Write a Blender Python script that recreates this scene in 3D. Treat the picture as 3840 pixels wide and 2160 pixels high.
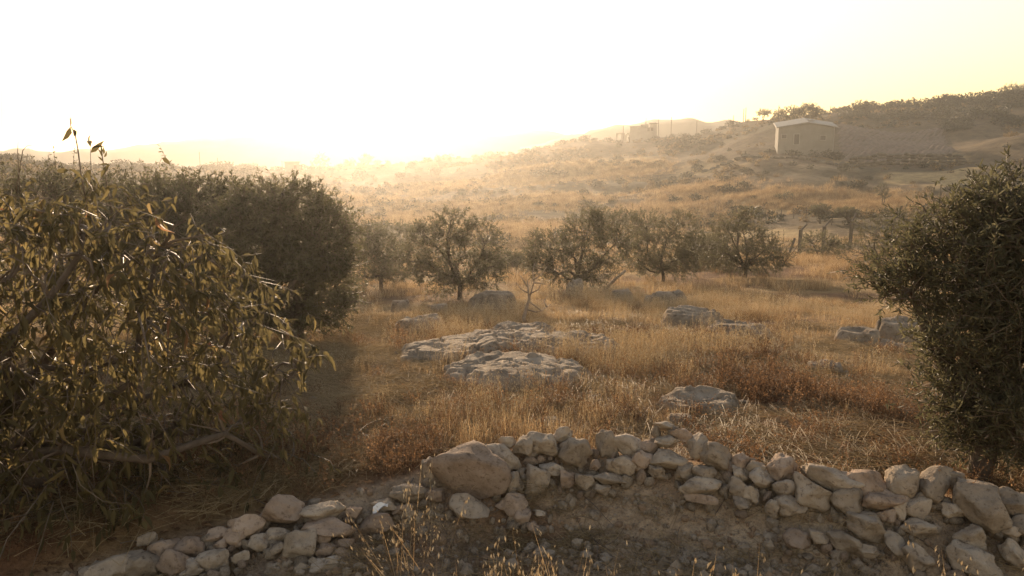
import bpy, bmesh, math, random
import numpy as np
from mathutils import Vector, Matrix, noise as mnoise

for o in list(bpy.data.objects):
    bpy.data.objects.remove(o, do_unlink=True)
scene = bpy.context.scene
C = scene.collection
R = math.radians

# ------------------------------------------------------------------ camera
ZC, PITCH, FPX = 1.75, R(9.4), 2773.0
cam_d = bpy.data.cameras.new('camera')
cam = bpy.data.objects.new('camera', cam_d)
C.objects.link(cam)
cam.location = (0, 0, ZC)
cam.rotation_euler = (math.pi / 2 - PITCH, 0, 0)
cam_d.sensor_width = 36.0
cam_d.lens = FPX * 36.0 / 3840.0
cam_d.clip_start = 0.05
cam_d.clip_end = 5000
scene.camera = cam

# ------------------------------------------------------------------ sky and sun
SUN_EL, SUN_AZ = R(12.6), R(-10.5)
world = bpy.data.worlds.new('World')
scene.world = world
world.use_nodes = True
wn, wl = world.node_tree.nodes, world.node_tree.links
wn.clear()
sky = wn.new('ShaderNodeTexSky')
sky.sky_type = 'NISHITA'
sky.sun_disc = False
sky.sun_elevation = SUN_EL
sky.sun_rotation = SUN_AZ
sky.air_density = 1.7
sky.dust_density = 0.0
sky.ozone_density = 0.0
bgn = wn.new('ShaderNodeBackground')
bgn.inputs['Strength'].default_value = 0.14
won = wn.new('ShaderNodeOutputWorld')
tint = wn.new('ShaderNodeMix')
tint.data_type = 'RGBA'
tint.blend_type = 'MULTIPLY'
tint.inputs[0].default_value = 1.0
tint.inputs[7].default_value = (0.97, 0.835, 0.92, 1)     # colour balance multiplied into the sky light, the whole sky alike
wl.new(sky.outputs[0], tint.inputs[6])
wl.new(tint.outputs[2], bgn.inputs['Color'])
wl.new(bgn.outputs[0], won.inputs['Surface'])

sun_d = bpy.data.lights.new('sun', 'SUN')
sun_d.energy = 5.0
sun_d.angle = R(0.5)
sun_d.color = (1.0, 0.74, 0.49)
sun = bpy.data.objects.new('sun', sun_d)
C.objects.link(sun)
S = Vector((math.sin(SUN_AZ) * math.cos(SUN_EL), math.cos(SUN_AZ) * math.cos(SUN_EL), math.sin(SUN_EL)))
sun.rotation_euler = S.to_track_quat('Z', 'Y').to_euler()
sun.location = S * 200

scene.view_settings.view_transform = 'Standard'
scene.view_settings.look = 'None'
scene.view_settings.gamma = 1.0
scene.view_settings.use_curve_mapping = False
scene.view_settings.exposure = 0.72
scene.render.engine = 'CYCLES'
cy = scene.cycles
cy.use_denoising = True
cy.max_bounces = 6
cy.diffuse_bounces = 3
cy.glossy_bounces = 2
cy.transmission_bounces = 3
cy.transparent_max_bounces = 4
cy.volume_bounces = 0
cy.caustics_reflective = False
cy.caustics_refractive = False

HAZE_DENSITY = 0.0010
HAZE_G = 0.75

# ------------------------------------------------------------------ helpers
def smooth(a, b, x):
    t = np.clip((np.asarray(x, float) - a) / (b - a), 0, 1)
    return t * t * (3 - 2 * t)

def hash2(ix, iy, seed):
    h = (ix.astype(np.int64) * 374761393 + iy.astype(np.int64) * 668265263 + seed * 1442695041) & 0xFFFFFFFF
    h = ((h ^ (h >> 13)) * 1274126177) & 0xFFFFFFFF
    h = h ^ (h >> 16)
    return (h & 0xFFFFFF) / float(0xFFFFFF)

def vnoise(x, y, seed=0):
    x = np.asarray(x, float); y = np.asarray(y, float)
    ix, iy = np.floor(x), np.floor(y)
    fx, fy = x - ix, y - iy
    fx = fx * fx * (3 - 2 * fx); fy = fy * fy * (3 - 2 * fy)
    a = hash2(ix, iy, seed); b = hash2(ix + 1, iy, seed)
    c = hash2(ix, iy + 1, seed); d = hash2(ix + 1, iy + 1, seed)
    return (a * (1 - fx) + b * fx) * (1 - fy) + (c * (1 - fx) + d * fx) * fy - 0.5

def fbm(x, y, seed=0, oct=4):
    s, a, f = 0, 1.0, 1.0
    for k in range(oct):
        s = s + a * vnoise(np.asarray(x) * f, np.asarray(y) * f, seed + k * 17)
        a *= 0.5; f *= 2.03
    return s

def ray(px, py):
    """world direction of a photo pixel, scaled so that its horizontal length is 1"""
    cx, cyy = px - 1920.0, 1080.0 - py
    fwd = FPX * math.cos(PITCH) + cyy * math.sin(PITCH)
    up = cyy * math.cos(PITCH) - FPX * math.sin(PITCH)
    h = math.hypot(cx, fwd)
    return Vector((cx / h, fwd / h, up / h))

def at(px, py, d):
    return Vector((0, 0, ZC)) + ray(px, py) * d

def col_az(px, py=900):
    r = ray(px, py)
    return math.degrees(math.atan2(r.x, r.y))

# ------------------------------------------------------------------ terrain height function
DS = np.concatenate([np.linspace(0, 6, 7), np.geomspace(7, 950, 90)])
AZ = np.arange(-180, 181, 1.0)
NEARP = [(0, -0.18), (5, -0.20), (8, -0.46), (11, -0.72), (16, -1.16), (21, -1.6)]

def prof(px, pts, tail):
    """pts: (distance, photo row) pairs turned into (distance, height)"""
    out = list(NEARP)
    for d, y in pts:
        out.append((d, at(px, y, d).z))
    last_d, last_z = out[-1]
    out += [(last_d + 40, last_z - 3), (last_d + 120, tail), (950, tail)]
    return [p[0] for p in out], [p[1] for p in out]

COLS = [
    (-900, prof(0, [(30, 1000), (45, 880), (60, 760), (80, 620), (100, 545)], -10)),
    (0, prof(0, [(30, 1000), (45, 880), (60, 780), (80, 650), (100, 575)], -10)),
    (420, prof(420, [(30, 1005), (45, 900), (65, 790), (95, 690), (130, 618)], -10)),
    (850, prof(850, [(30, 1010), (45, 920), (70, 810), (110, 710), (165, 645)], -12)),
    (1250, prof(1250, [(30, 1010), (45, 930), (70, 840), (110, 730), (190, 638)], -14)),
    (1600, prof(1600, [(30, 1010), (45, 935), (70, 845), (110, 720), (190, 600)], -14)),
    (1950, prof(1950, [(30, 1010), (45, 935), (70, 850), (110, 705), (185, 560)], -14)),
    (2300, prof(2300, [(30, 1005), (45, 935), (70, 850), (110, 690), (175, 522)], -14)),
    (2600, prof(2600, [(30, 1000), (42, 960), (60, 875), (80, 780), (110, 650), (165, 494)], -12)),
    (2850, prof(2850, [(30, 995), (42, 960), (58, 875), (72, 800), (100, 655), (130, 540), (165, 450)], -8)),
    (3050, prof(3050, [(30, 990), (42, 962), (55, 880), (70, 800), (85, 720), (100, 650), (115, 592), (140, 490), (175, 420)], -4)),
    (3350, prof(3350, [(30, 990), (42, 955), (55, 870), (70, 795), (85, 715), (100, 655), (112, 605), (140, 490), (185, 415)], 2)),
    (3600, prof(3600, [(30, 985), (42, 940), (55, 860), (70, 790), (85, 710), (100, 650), (112, 590), (140, 480), (190, 378)], 6)),
    (3840, prof(3840, [(30, 985), (42, 930), (55, 850), (70, 780), (85, 700), (100, 640), (112, 570), (140, 460), (200, 342)], 10)),
    (4700, prof(3840, [(30, 985), (42, 930), (55, 850), (70, 770), (85, 690), (100, 620), (112, 550), (140, 430), (200, 310)], 10)),
]
GZ = np.zeros((len(AZ), len(DS)))
caz = np.array([col_az(c[0]) for c in COLS])
czz = np.array([np.interp(DS, c[1][0], c[1][1]) for c in COLS])
caz = np.concatenate([[-180, -90], caz, [90, 180]])
flat = np.interp(DS, [0, 5, 60, 950], [-0.18, -0.2, -1, -4])
czz = np.vstack([flat, flat, czz, flat, flat])
for j in range(len(DS)):
    GZ[:, j] = np.interp(AZ, caz, czz[:, j])
ker = np.array([1, 2, 3, 2, 1.0]); ker /= ker.sum()
ker3 = np.array([1, 2, 1.0]) / 4
for i in range(GZ.shape[1]):
    p = np.pad(GZ[:, i], 2, mode='edge'); GZ[:, i] = np.convolve(p, ker, 'valid')
for i in range(GZ.shape[0]):
    p = np.pad(GZ[i], 1, mode='edge'); GZ[i] = np.convolve(p, ker3, 'valid')

def field_z(x, y):
    x = np.asarray(x, float); y = np.asarray(y, float)
    d = np.hypot(x, y)
    a = np.degrees(np.arctan2(x, y))
    fi = np.clip(a + 180, 0, 359.999)
    i0 = np.floor(fi).astype(int); fa = fi - i0
    jd = np.interp(d, DS, np.arange(len(DS)))
    j0 = np.clip(np.floor(jd).astype(int), 0, len(DS) - 2); fd = jd - j0
    z = (GZ[i0, j0] * (1 - fa) + GZ[i0 + 1, j0] * fa) * (1 - fd) + (GZ[i0, j0 + 1] * (1 - fa) + GZ[i0 + 1, j0 + 1] * fa) * fd
    z = z + fbm(x * 0.9, y * 0.9, 3, 3) * 0.09 * smooth(3, 9, d) * (1 - smooth(60, 90, d))
    z = z + fbm(x * 0.06, y * 0.06, 9, 4) * 2.2 * smooth(45, 110, d)
    return z

WX = [-5, -2.6, -2.17, -1.34, -0.55, 0.48, 1.26, 2.74, 4.5, 6]
WY = [2.3, 3.35, 3.62, 4.12, 4.42, 4.52, 4.25, 3.72, 3.0, 2.4]
def wall_y(x): return np.interp(x, WX, WY)
def wall_zr(x): return np.interp(x, [-3, -2.2, -1.2, -0.65, -0.3, 6], [-0.36, -0.32, -0.22, -0.15, -0.02, -0.02])
def wall_k(x): return np.interp(x, [-1.2, -0.5], [0.35, 0.8])
def bank_plane(x, y): return wall_zr(x) - (wall_y(x) - y) * wall_k(x)

def H(x, y):
    x = np.asarray(x, float); y = np.asarray(y, float)
    d = np.hypot(x, y)
    F = field_z(x, y)
    front = -0.42 + 0.42 * (1 - smooth(0.6, 2.6, y)) + fbm(x * 2.2, y * 2.2, 21, 3) * 0.05
    P = bank_plane(x, y) - 0.06 + fbm(x * 4, y * 4, 22, 3) * 0.05
    fr = np.maximum(P, front)
    t = smooth(0, 0.55, y - wall_y(x))
    zb = wall_zr(x) - 0.05
    back = zb + (F - zb) * t
    near = np.where(y < wall_y(x), fr, back)
    w = smooth(6, 10, d)
    return near * (1 - w) + F * w

def Hs(x, y): return float(H(np.array([x]), np.array([y]))[0])

RD = np.concatenate([np.arange(1.5, 30, 0.03), np.arange(30, 260, 0.25)])
def ground(px, py, dmin=1.5):
    r = ray(px, py)
    zz = ZC + r.z * RD
    g = H(r.x * RD, r.y * RD)
    hit = np.nonzero((zz <= g) & (RD >= dmin))[0]
    d = RD[hit[0]] if len(hit) else 200.0
    return Vector((r.x * d, r.y * d, Hs(r.x * d, r.y * d)))

# ------------------------------------------------------------------ object helpers
def tag(o, label=None, cat=None, group=None, kind=None):
    if label: o['label'] = label
    if cat: o['category'] = cat
    if group: o['group'] = group
    if kind: o['kind'] = kind
    return o

def empty(name, loc, label=None, cat=None, group=None, rz=0.0):
    o = bpy.data.objects.new(name, None)
    o.empty_display_size = 0.1
    C.objects.link(o)
    o.location = loc
    o.rotation_euler = (0, 0, rz)
    return tag(o, label, cat, group)

class MB:
    """collects vertices and faces (with a random value per vertex) into one mesh"""
    def __init__(s):
        s.v, s.f, s.r, s.n = [], [], [], 0
    def add(s, v, f, r=0.5):
        v = np.asarray(v, float).reshape(-1, 3)
        s.v.append(v)
        s.f += [tuple(int(i) + s.n for i in q) for q in f]
        s.r.append(np.full(len(v), r) if np.isscalar(r) else np.asarray(r, float))
        s.n += len(v)
    def box(s, c, size, rz=0.0, r=0.5, taper=1.0):
        x, y, z = [k / 2 for k in size]
        v = np.array([(-x, -y, -z), (x, -y, -z), (x, y, -z), (-x, y, -z), (-x * taper, -y * taper, z), (x * taper, -y * taper, z), (x * taper, y * taper, z), (-x * taper, y * taper, z)])
        ca, sa = math.cos(rz), math.sin(rz)
        v = np.stack([v[:, 0] * ca - v[:, 1] * sa, v[:, 0] * sa + v[:, 1] * ca, v[:, 2]], 1) + np.array(c)
        s.add(v, [(0, 3, 2, 1), (4, 5, 6, 7), (0, 1, 5, 4), (1, 2, 6, 5), (2, 3, 7, 6), (3, 0, 4, 7)], r)
    def tube(s, pts, rad, sides=6, r=0.5):
        pts = [Vector(p) for p in pts]
        n = len(pts)
        rad = [rad] * n if np.isscalar(rad) else rad
        V, Fc = [], []
        prev = None
        for i, p in enumerate(pts):
            t = (pts[min(i + 1, n - 1)] - pts[max(i - 1, 0)])
            t = t.normalized() if t.length > 1e-9 else Vector((0, 0, 1))
            if prev is None:
                a = t.orthogonal().normalized()
            else:
                a = (prev - t * prev.dot(t))
                a = a.normalized() if a.length > 1e-6 else t.orthogonal().normalized()
            prev = a
            b = t.cross(a)
            for k in range(sides):
                an = 2 * math.pi * k / sides
                V.append(p + (a * math.cos(an) + b * math.sin(an)) * rad[i])
        for i in range(n - 1):
            for k in range(sides):
                k2 = (k + 1) % sides
                Fc.append((i * sides + k, i * sides + k2, (i + 1) * sides + k2, (i + 1) * sides + k))
        Fc.append(tuple(range(sides))[::-1])
        Fc.append(tuple((n - 1) * sides + k for k in range(sides)))
        s.add([tuple(v) for v in V], Fc, r)
    def mesh(s, name, mat, smoothf=False):
        me = bpy.data.meshes.new(name)
        v = np.concatenate(s.v) if s.v else np.zeros((0, 3))
        me.from_pydata(v.tolist(), [], s.f)
        at_ = me.attributes.new('rnd', 'FLOAT', 'POINT')
        at_.data.foreach_set('value', np.concatenate(s.r).astype(np.float32))
        if smoothf:
            me.polygons.foreach_set('use_smooth', [True] * len(me.polygons))
        if mat: me.materials.append(mat)
        me.update()
        return me
    def build(s, name, mat, parent=None, smoothf=False, loc=None):
        o = bpy.data.objects.new(name, s.mesh(name, mat, smoothf))
        C.objects.link(o)
        if parent: o.parent = parent
        if loc is not None: o.location = loc
        return o

def link_mesh(name, me, parent=None, loc=(0, 0, 0), rot=(0, 0, 0), scl=(1, 1, 1)):
    o = bpy.data.objects.new(name, me)
    C.objects.link(o)
    o.location = loc; o.rotation_euler = rot; o.scale = scl
    if parent: o.parent = parent
    return o

# ------------------------------------------------------------------ materials
def new_mat(name):
    m = bpy.data.materials.new(name)
    m.use_nodes = True
    n, l = m.node_tree.nodes, m.node_tree.links
    n.clear()
    out = n.new('ShaderNodeOutputMaterial')
    return m, n, l, out

def ramp(n, stops):
    r = n.new('ShaderNodeValToRGB')
    e = r.color_ramp.elements
    while len(e) < len(stops): e.new(0.5)
    for k, (p, c) in enumerate(stops):
        e[k].position = p
        e[k].color = (*c, 1)
    return r

def noise_node(n, l, scale, detail=5, coord='Object', rough=0.6):
    tc = n.new('ShaderNodeTexCoord')
    nz = n.new('ShaderNodeTexNoise')
    nz.inputs['Scale'].default_value = scale
    nz.inputs['Detail'].default_value = detail
    nz.inputs['Roughness'].default_value = rough
    l.new(tc.outputs[coord], nz.inputs['Vector'])
    return nz

def leaf_mat(name, stops, trans=0.45, rough=0.5, spec=0.4, patch=0.0, pscale=0.6):
    m, n, l, out = new_mat(name)
    a = n.new('ShaderNodeAttribute'); a.attribute_name = 'rnd'
    oi = n.new('ShaderNodeObjectInfo')
    ad = n.new('ShaderNodeMath'); ad.operation = 'MULTIPLY_ADD'
    l.new(oi.outputs['Random'], ad.inputs[0]); ad.inputs[1].default_value = 0.25
    l.new(a.outputs['Fac'], ad.inputs[2])
    sub = n.new('ShaderNodeMath'); sub.operation = 'SUBTRACT'; sub.use_clamp = True
    l.new(ad.outputs[0], sub.inputs[0]); sub.inputs[1].default_value = 0.125
    fac = sub.outputs[0]
    if patch:
        g = n.new('ShaderNodeNewGeometry')
        t = n.new('ShaderNodeTexNoise'); t.inputs['Scale'].default_value = pscale; t.inputs['Detail'].default_value = 4
        l.new(g.outputs['Position'], t.inputs['Vector'])
        mr = n.new('ShaderNodeMapRange'); mr.inputs['From Min'].default_value = 0.3; mr.inputs['From Max'].default_value = 0.7
        mr.inputs['To Min'].default_value = -patch; mr.inputs['To Max'].default_value = patch
        l.new(t.outputs['Fac'], mr.inputs['Value'])
        ad2 = n.new('ShaderNodeMath'); ad2.operation = 'ADD'; ad2.use_clamp = True
        l.new(fac, ad2.inputs[0]); l.new(mr.outputs[0], ad2.inputs[1])
        fac = ad2.outputs[0]
    r = ramp(n, stops)
    l.new(fac, r.inputs[0])
    p = n.new('ShaderNodeBsdfPrincipled')
    p.inputs['Roughness'].default_value = rough
    p.inputs['Specular IOR Level'].default_value = spec
    l.new(r.outputs[0], p.inputs['Base Color'])
    t = n.new('ShaderNodeBsdfTranslucent')
    l.new(r.outputs[0], t.inputs['Color'])
    mx = n.new('ShaderNodeMixShader'); mx.inputs[0].default_value = trans
    l.new(p.outputs[0], mx.inputs[1]); l.new(t.outputs[0], mx.inputs[2])
    l.new(mx.outputs[0], out.inputs['Surface'])
    return m

def solid_mat(name, stops, scale=6, rough=0.9, bump=0.3, bscale=25, coord='Object', rand=0.0, bdist=0.02, spec=0.2):
    m, n, l, out = new_mat(name)
    nz = noise_node(n, l, scale, 6, coord)
    r = ramp(n, stops)
    l.new(nz.outputs['Fac'], r.inputs[0])
    p = n.new('ShaderNodeBsdfPrincipled')
    p.inputs['Roughness'].default_value = rough
    p.inputs['Specular IOR Level'].default_value = spec
    col = r.outputs[0]
    if rand:
        oi = n.new('ShaderNodeObjectInfo')
        mr = n.new('ShaderNodeMapRange')
        mr.inputs['To Min'].default_value = 1 - rand; mr.inputs['To Max'].default_value = 1 + rand
        l.new(oi.outputs['Random'], mr.inputs['Value'])
        vm = n.new('ShaderNodeVectorMath'); vm.operation = 'SCALE'
        l.new(col, vm.inputs[0]); l.new(mr.outputs[0], vm.inputs['Scale'])
        col = vm.outputs[0]
    l.new(col, p.inputs['Base Color'])
    if bump:
        b2 = noise_node(n, l, bscale, 6, coord, 0.65)
        b = n.new('ShaderNodeBump'); b.inputs['Strength'].default_value = bump
        b.inputs['Distance'].default_value = bdist
        l.new(b2.outputs['Fac'], b.inputs['Height'])
        l.new(b.outputs[0], p.inputs['Normal'])
    l.new(p.outputs[0], out.inputs['Surface'])
    return m

def stone_mat(name, dark, mid, light, scale=7.0, rand=0.2, bump=1.0):
    """weathered limestone: mottled body, dark lichen spots, pits and chipped relief"""
    m, n, l, out = new_mat(name)
    tc = n.new('ShaderNodeTexCoord')
    oi = n.new('ShaderNodeObjectInfo')
    mp = n.new('ShaderNodeVectorMath'); mp.operation = 'ADD'
    l.new(tc.outputs['Object'], mp.inputs[0])
    cm = n.new('ShaderNodeVectorMath'); cm.operation = 'SCALE'; cm.inputs[0].default_value = (37.0, 11.0, 23.0)
    l.new(oi.outputs['Random'], cm.inputs['Scale']); l.new(cm.outputs[0], mp.inputs[1])
    def nz(s, d, r=0.6):
        t = n.new('ShaderNodeTexNoise'); t.inputs['Scale'].default_value = s; t.inputs['Detail'].default_value = d; t.inputs['Roughness'].default_value = r
        l.new(mp.outputs[0], t.inputs['Vector']); return t
    a1, a2, a3 = nz(scale, 7, 0.65), nz(scale * 4.5, 5, 0.7), nz(scale * 1.6, 3)
    r1 = ramp(n, [(0.30, dark), (0.50, mid), (0.72, light)])
    l.new(a1.outputs['Fac'], r1.inputs[0])
    r2 = ramp(n, [(0.34, (0.55, 0.52, 0.5)), (0.46, (1, 1, 1)), (0.62, (1.0, 1.0, 1.0)), (0.75, (1.22, 1.2, 1.15))])
    l.new(a2.outputs['Fac'], r2.inputs[0])
    mx = n.new('ShaderNodeMix'); mx.data_type = 'RGBA'; mx.blend_type = 'MULTIPLY'; mx.inputs[0].default_value = 1
    l.new(r1.outputs[0], mx.inputs[6]); l.new(r2.outputs[0], mx.inputs[7])
    mr = n.new('ShaderNodeMapRange'); mr.inputs['To Min'].default_value = 1 - rand; mr.inputs['To Max'].default_value = 1 + rand
    l.new(oi.outputs['Random'], mr.inputs['Value'])
    vm = n.new('ShaderNodeVectorMath'); vm.operation = 'SCALE'
    l.new(mx.outputs[2], vm.inputs[0]); l.new(mr.outputs[0], vm.inputs['Scale'])
    p = n.new('ShaderNodeBsdfPrincipled'); p.inputs['Roughness'].default_value = 0.95; p.inputs['Specular IOR Level'].default_value = 0.15
    l.new(vm.outputs[0], p.inputs['Base Color'])
    vo = n.new('ShaderNodeTexVoronoi'); vo.inputs['Scale'].default_value = scale * 2.2
    l.new(mp.outputs[0], vo.inputs['Vector'])
    prev = None
    for src_, st, di in ((vo.outputs['Distance'], 0.35, 0.02), (a2.outputs['Fac'], 0.7, 0.02), (nz(scale * 12, 5, 0.7).outputs['Fac'], 0.6, 0.006)):
        b = n.new('ShaderNodeBump'); b.inputs['Strength'].default_value = st * bump; b.inputs['Distance'].default_value = di * 7.0 / scale
        l.new(src_, b.inputs['Height'])
        if prev: l.new(prev.outputs[0], b.inputs['Normal'])
        prev = b
    l.new(prev.outputs[0], p.inputs['Normal'])
    l.new(p.outputs[0], out.inputs['Surface'])
    return m

M = {}
M['stone'] = stone_mat('limestone', (0.21, 0.16, 0.11), (0.345, 0.275, 0.20), (0.44, 0.36, 0.27))
M['stone_pink'] = stone_mat('tan limestone', (0.215, 0.152, 0.104), (0.345, 0.255, 0.182), (0.42, 0.325, 0.245))
M['stone_pale'] = stone_mat('pale limestone', (0.27, 0.215, 0.16), (0.40, 0.325, 0.245), (0.48, 0.405, 0.32), rand=0.1)
M['outcrop'] = stone_mat('weathered bedrock', (0.19, 0.14, 0.095), (0.32, 0.25, 0.175), (0.43, 0.345, 0.255), 3.0, 0.05, 1.1)
M['bark'] = solid_mat('grey bark', [(0.3, (0.07, 0.052, 0.038)), (0.7, (0.16, 0.125, 0.095))], 14, 0.9, 0.5, 40)
M['bark_pale'] = solid_mat('pale bark', [(0.3, (0.24, 0.18, 0.13)), (0.7, (0.42, 0.33, 0.245))], 14, 0.85, 0.4, 40)
M['twig'] = solid_mat('twig bark', [(0.3, (0.10, 0.07, 0.048)), (0.7, (0.20, 0.15, 0.105))], 20, 0.55, 0.2, 60, spec=0.4)
M['olive'] = leaf_mat('olive leaves', [(0.0, (0.095, 0.088, 0.046)), (0.5, (0.145, 0.134, 0.072)), (0.9, (0.19, 0.172, 0.10)), (1.0, (0.22, 0.20, 0.12))], 0.52, 0.5, 0.3)
M['almond'] = leaf_mat('almond leaves', [(0.0, (0.10, 0.083, 0.04)), (0.45, (0.165, 0.135, 0.06)), (0.8, (0.24, 0.185, 0.078)), (0.92, (0.32, 0.22, 0.10)), (1.0, (0.32, 0.15, 0.08))], 0.64, 0.6, 0.14)
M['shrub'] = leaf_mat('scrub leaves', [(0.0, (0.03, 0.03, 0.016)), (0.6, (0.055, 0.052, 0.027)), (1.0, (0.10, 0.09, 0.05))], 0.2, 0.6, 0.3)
M['drytuft'] = leaf_mat('dry scrub', [(0.0, (0.12, 0.085, 0.045)), (0.6, (0.24, 0.17, 0.085)), (1.0, (0.36, 0.26, 0.14))], 0.4, 0.7, 0.2)
M['grass'] = leaf_mat('dry golden grass', [(0.0, (0.16, 0.092, 0.043)), (0.45, (0.36, 0.235, 0.112)), (1.0, (0.66, 0.49, 0.28))], 0.55, 0.55, 0.3, 0.34, 0.9)
M['straw'] = leaf_mat('fallen straw', [(0.0, (0.17, 0.12, 0.055)), (0.5, (0.30, 0.21, 0.10)), (1.0, (0.46, 0.34, 0.18))], 0.4, 0.6, 0.3, 0.3)
M['weed'] = leaf_mat('rust brown dried weeds', [(0.0, (0.12, 0.065, 0.034)), (0.5, (0.21, 0.118, 0.058)), (1.0, (0.36, 0.215, 0.11))], 0.45, 0.7, 0.2, 0.35, 1.2)
M['oat'] = leaf_mat('oat spikelets', [(0.0, (0.52, 0.41, 0.26)), (1.0, (0.74, 0.64, 0.46))], 0.5, 0.45, 0.5)
M['render'] = solid_mat('grey plaster', [(0.3, (0.20, 0.185, 0.15)), (0.7, (0.27, 0.245, 0.20))], 0.8, 0.9, 0.1, 6)
M['concrete'] = solid_mat('concrete', [(0.3, (0.28, 0.25, 0.21)), (0.7, (0.36, 0.33, 0.28))], 1.2, 0.9, 0.2, 8)
M['roof'] = solid_mat('pale roof sheet', [(0.3, (0.22, 0.20, 0.165)), (0.7, (0.29, 0.265, 0.215))], 1.5, 0.6, 0.1, 6)
M['dark'] = solid_mat('dark opening', [(0.3, (0.09, 0.08, 0.065)), (0.7, (0.13, 0.115, 0.09))], 2, 0.7, 0)
M['metal'] = solid_mat('rusted metal', [(0.3, (0.12, 0.09, 0.07)), (0.7, (0.22, 0.18, 0.15))], 4, 0.6, 0.1, 20)
M['white'] = solid_mat('white plastic', [(0.3, (0.74, 0.72, 0.68)), (0.7, (0.82, 0.80, 0.77))], 8, 0.4, 0.05, 20, spec=0.5)
# ------------------------------------------------------------------ ground
def ground_mat():
    m, n, l, out = new_mat('dry soil and stubble')
    a = n.new('ShaderNodeAttribute'); a.attribute_name = 'col'
    g = n.new('ShaderNodeNewGeometry')
    def nz(scale, detail, rough=0.65):
        t = n.new('ShaderNodeTexNoise')
        t.inputs['Scale'].default_value = scale; t.inputs['Detail'].default_value = detail
        t.inputs['Roughness'].default_value = rough
        l.new(g.outputs['Position'], t.inputs['Vector'])
        return t
    f1, f2 = nz(14, 8, 0.75), nz(0.8, 7, 0.7)
    r1 = ramp(n, [(0.30, (0.55, 0.52, 0.5)), (0.5, (0.95, 0.95, 0.95)), (0.70, (1.35, 1.35, 1.35))])
    r2 = ramp(n, [(0.30, (0.62, 0.58, 0.55)), (0.7, (1.3, 1.28, 1.2))])
    l.new(f1.outputs['Fac'], r1.inputs[0]); l.new(f2.outputs['Fac'], r2.inputs[0])
    mx = n.new('ShaderNodeMix'); mx.data_type = 'RGBA'; mx.blend_type = 'MULTIPLY'; mx.inputs[0].default_value = 1
    l.new(r1.outputs[0], mx.inputs[6]); l.new(r2.outputs[0], mx.inputs[7])
    mx2 = n.new('ShaderNodeMix'); mx2.data_type = 'RGBA'; mx2.blend_type = 'MULTIPLY'; mx2.inputs[0].default_value = 1
    l.new(mx.outputs[2], mx2.inputs[6]); l.new(a.outputs['Color'], mx2.inputs[7])
    p = n.new('ShaderNodeBsdfPrincipled')
    p.inputs['Roughness'].default_value = 1.0
    p.inputs['Specular IOR Level'].default_value = 0.1
    l.new(mx2.outputs[2], p.inputs['Base Color'])
    b3 = nz(45, 8, 0.7)
    b = n.new('ShaderNodeBump'); b.inputs['Strength'].default_value = 0.8; b.inputs['Distance'].default_value = 0.03
    l.new(b3.outputs['Fac'], b.inputs['Height'])
    b4 = n.new('ShaderNodeBump'); b4.inputs['Strength'].default_value = 0.6; b4.inputs['Distance'].default_value = 0.5
    l.new(f2.outputs['Fac'], b4.inputs['Height']); l.new(b.outputs[0], b4.inputs['Normal'])
    l.new(b4.outputs[0], p.inputs['Normal'])
    l.new(p.outputs[0], out.inputs['Surface'])
    return m
M['ground'] = ground_mat()

SOIL = np.array((0.18, 0.105, 0.06)); RED = np.array((0.185, 0.088, 0.045)); STRAW = np.array((0.30, 0.205, 0.10))
GRAVEL = np.array((0.45, 0.34, 0.235)); HILL = np.array((0.15, 0.11, 0.066)); YELLOW = np.array((0.44, 0.32, 0.165)); SCRUB = np.array((0.095, 0.085, 0.05))

def ell(x, y, px, py, rx_m, ry_m):
    p = ground(px, py)
    a = math.atan2(p.x, p.y)
    dx, dy = x - p.x, y - p.y
    u = dx * math.cos(a) - dy * math.sin(a); v = dx * math.sin(a) + dy * math.cos(a)
    e = np.sqrt((u / rx_m) ** 2 + (v / ry_m) ** 2)
    return 1 - smooth(0.75, 1.15, e + fbm(x * 0.25, y * 0.25, 5, 3) * 0.5)

def ground_colour(x, y):
    d = np.hypot(x, y)
    def mixc(c, k, t): return c * (1 - t[:, None]) + k * t[:, None]
    c = np.tile(SOIL, (len(x), 1))
    c = mixc(c, STRAW, smooth(-0.25, 0.3, fbm(x * 0.7, y * 0.7, 31, 4) + 0.15 * smooth(6, 12, d)))
    c = mixc(c, RED, smooth(0.9, 2.2, x) * smooth(3.5, 4.5, y) * (1 - smooth(6.0, 8.5, y)) * 0.85)
    c = mixc(c, RED, smooth(-1.8, -3.0, x) * (1 - smooth(5.5, 7, y)) * 0.55)
    infront = (1 - smooth(-0.05, 0.2, y - wall_y(x))) * (1 - smooth(6, 8, d))
    c = mixc(c, GRAVEL, infront)
    c = mixc(c, SOIL * 1.15, infront * smooth(0.0, 0.3, fbm(x * 1.6, y * 1.6, 44, 3)) * 0.8)
    c = mixc(c, HILL, smooth(30, 50, d))
    c = mixc(c, SCRUB, smooth(30, 60, d) * smooth(-0.05, 0.35, fbm(x * 0.07, y * 0.07, 51, 4)) * 0.7)
    c = mixc(c, YELLOW, smooth(35, 60, d) * smooth(0.12, 0.35, fbm(x * 0.11, y * 0.13, 61, 4)) * (1 - smooth(95, 130, d)))
    for (px, py, rx, ry) in [(3080, 765, 8, 6), (3280, 780, 6, 5), (2920, 735, 5, 3), (1520, 830, 3.2, 6), (1930, 870, 5, 7), (2080, 740, 5, 8), (2350, 620, 6, 10), (2180, 610, 5, 8), (3560, 600, 3, 2.5)]:
        c = mixc(c, YELLOW, ell(x, y, px, py, rx, ry) * 0.9)
    return c

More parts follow.
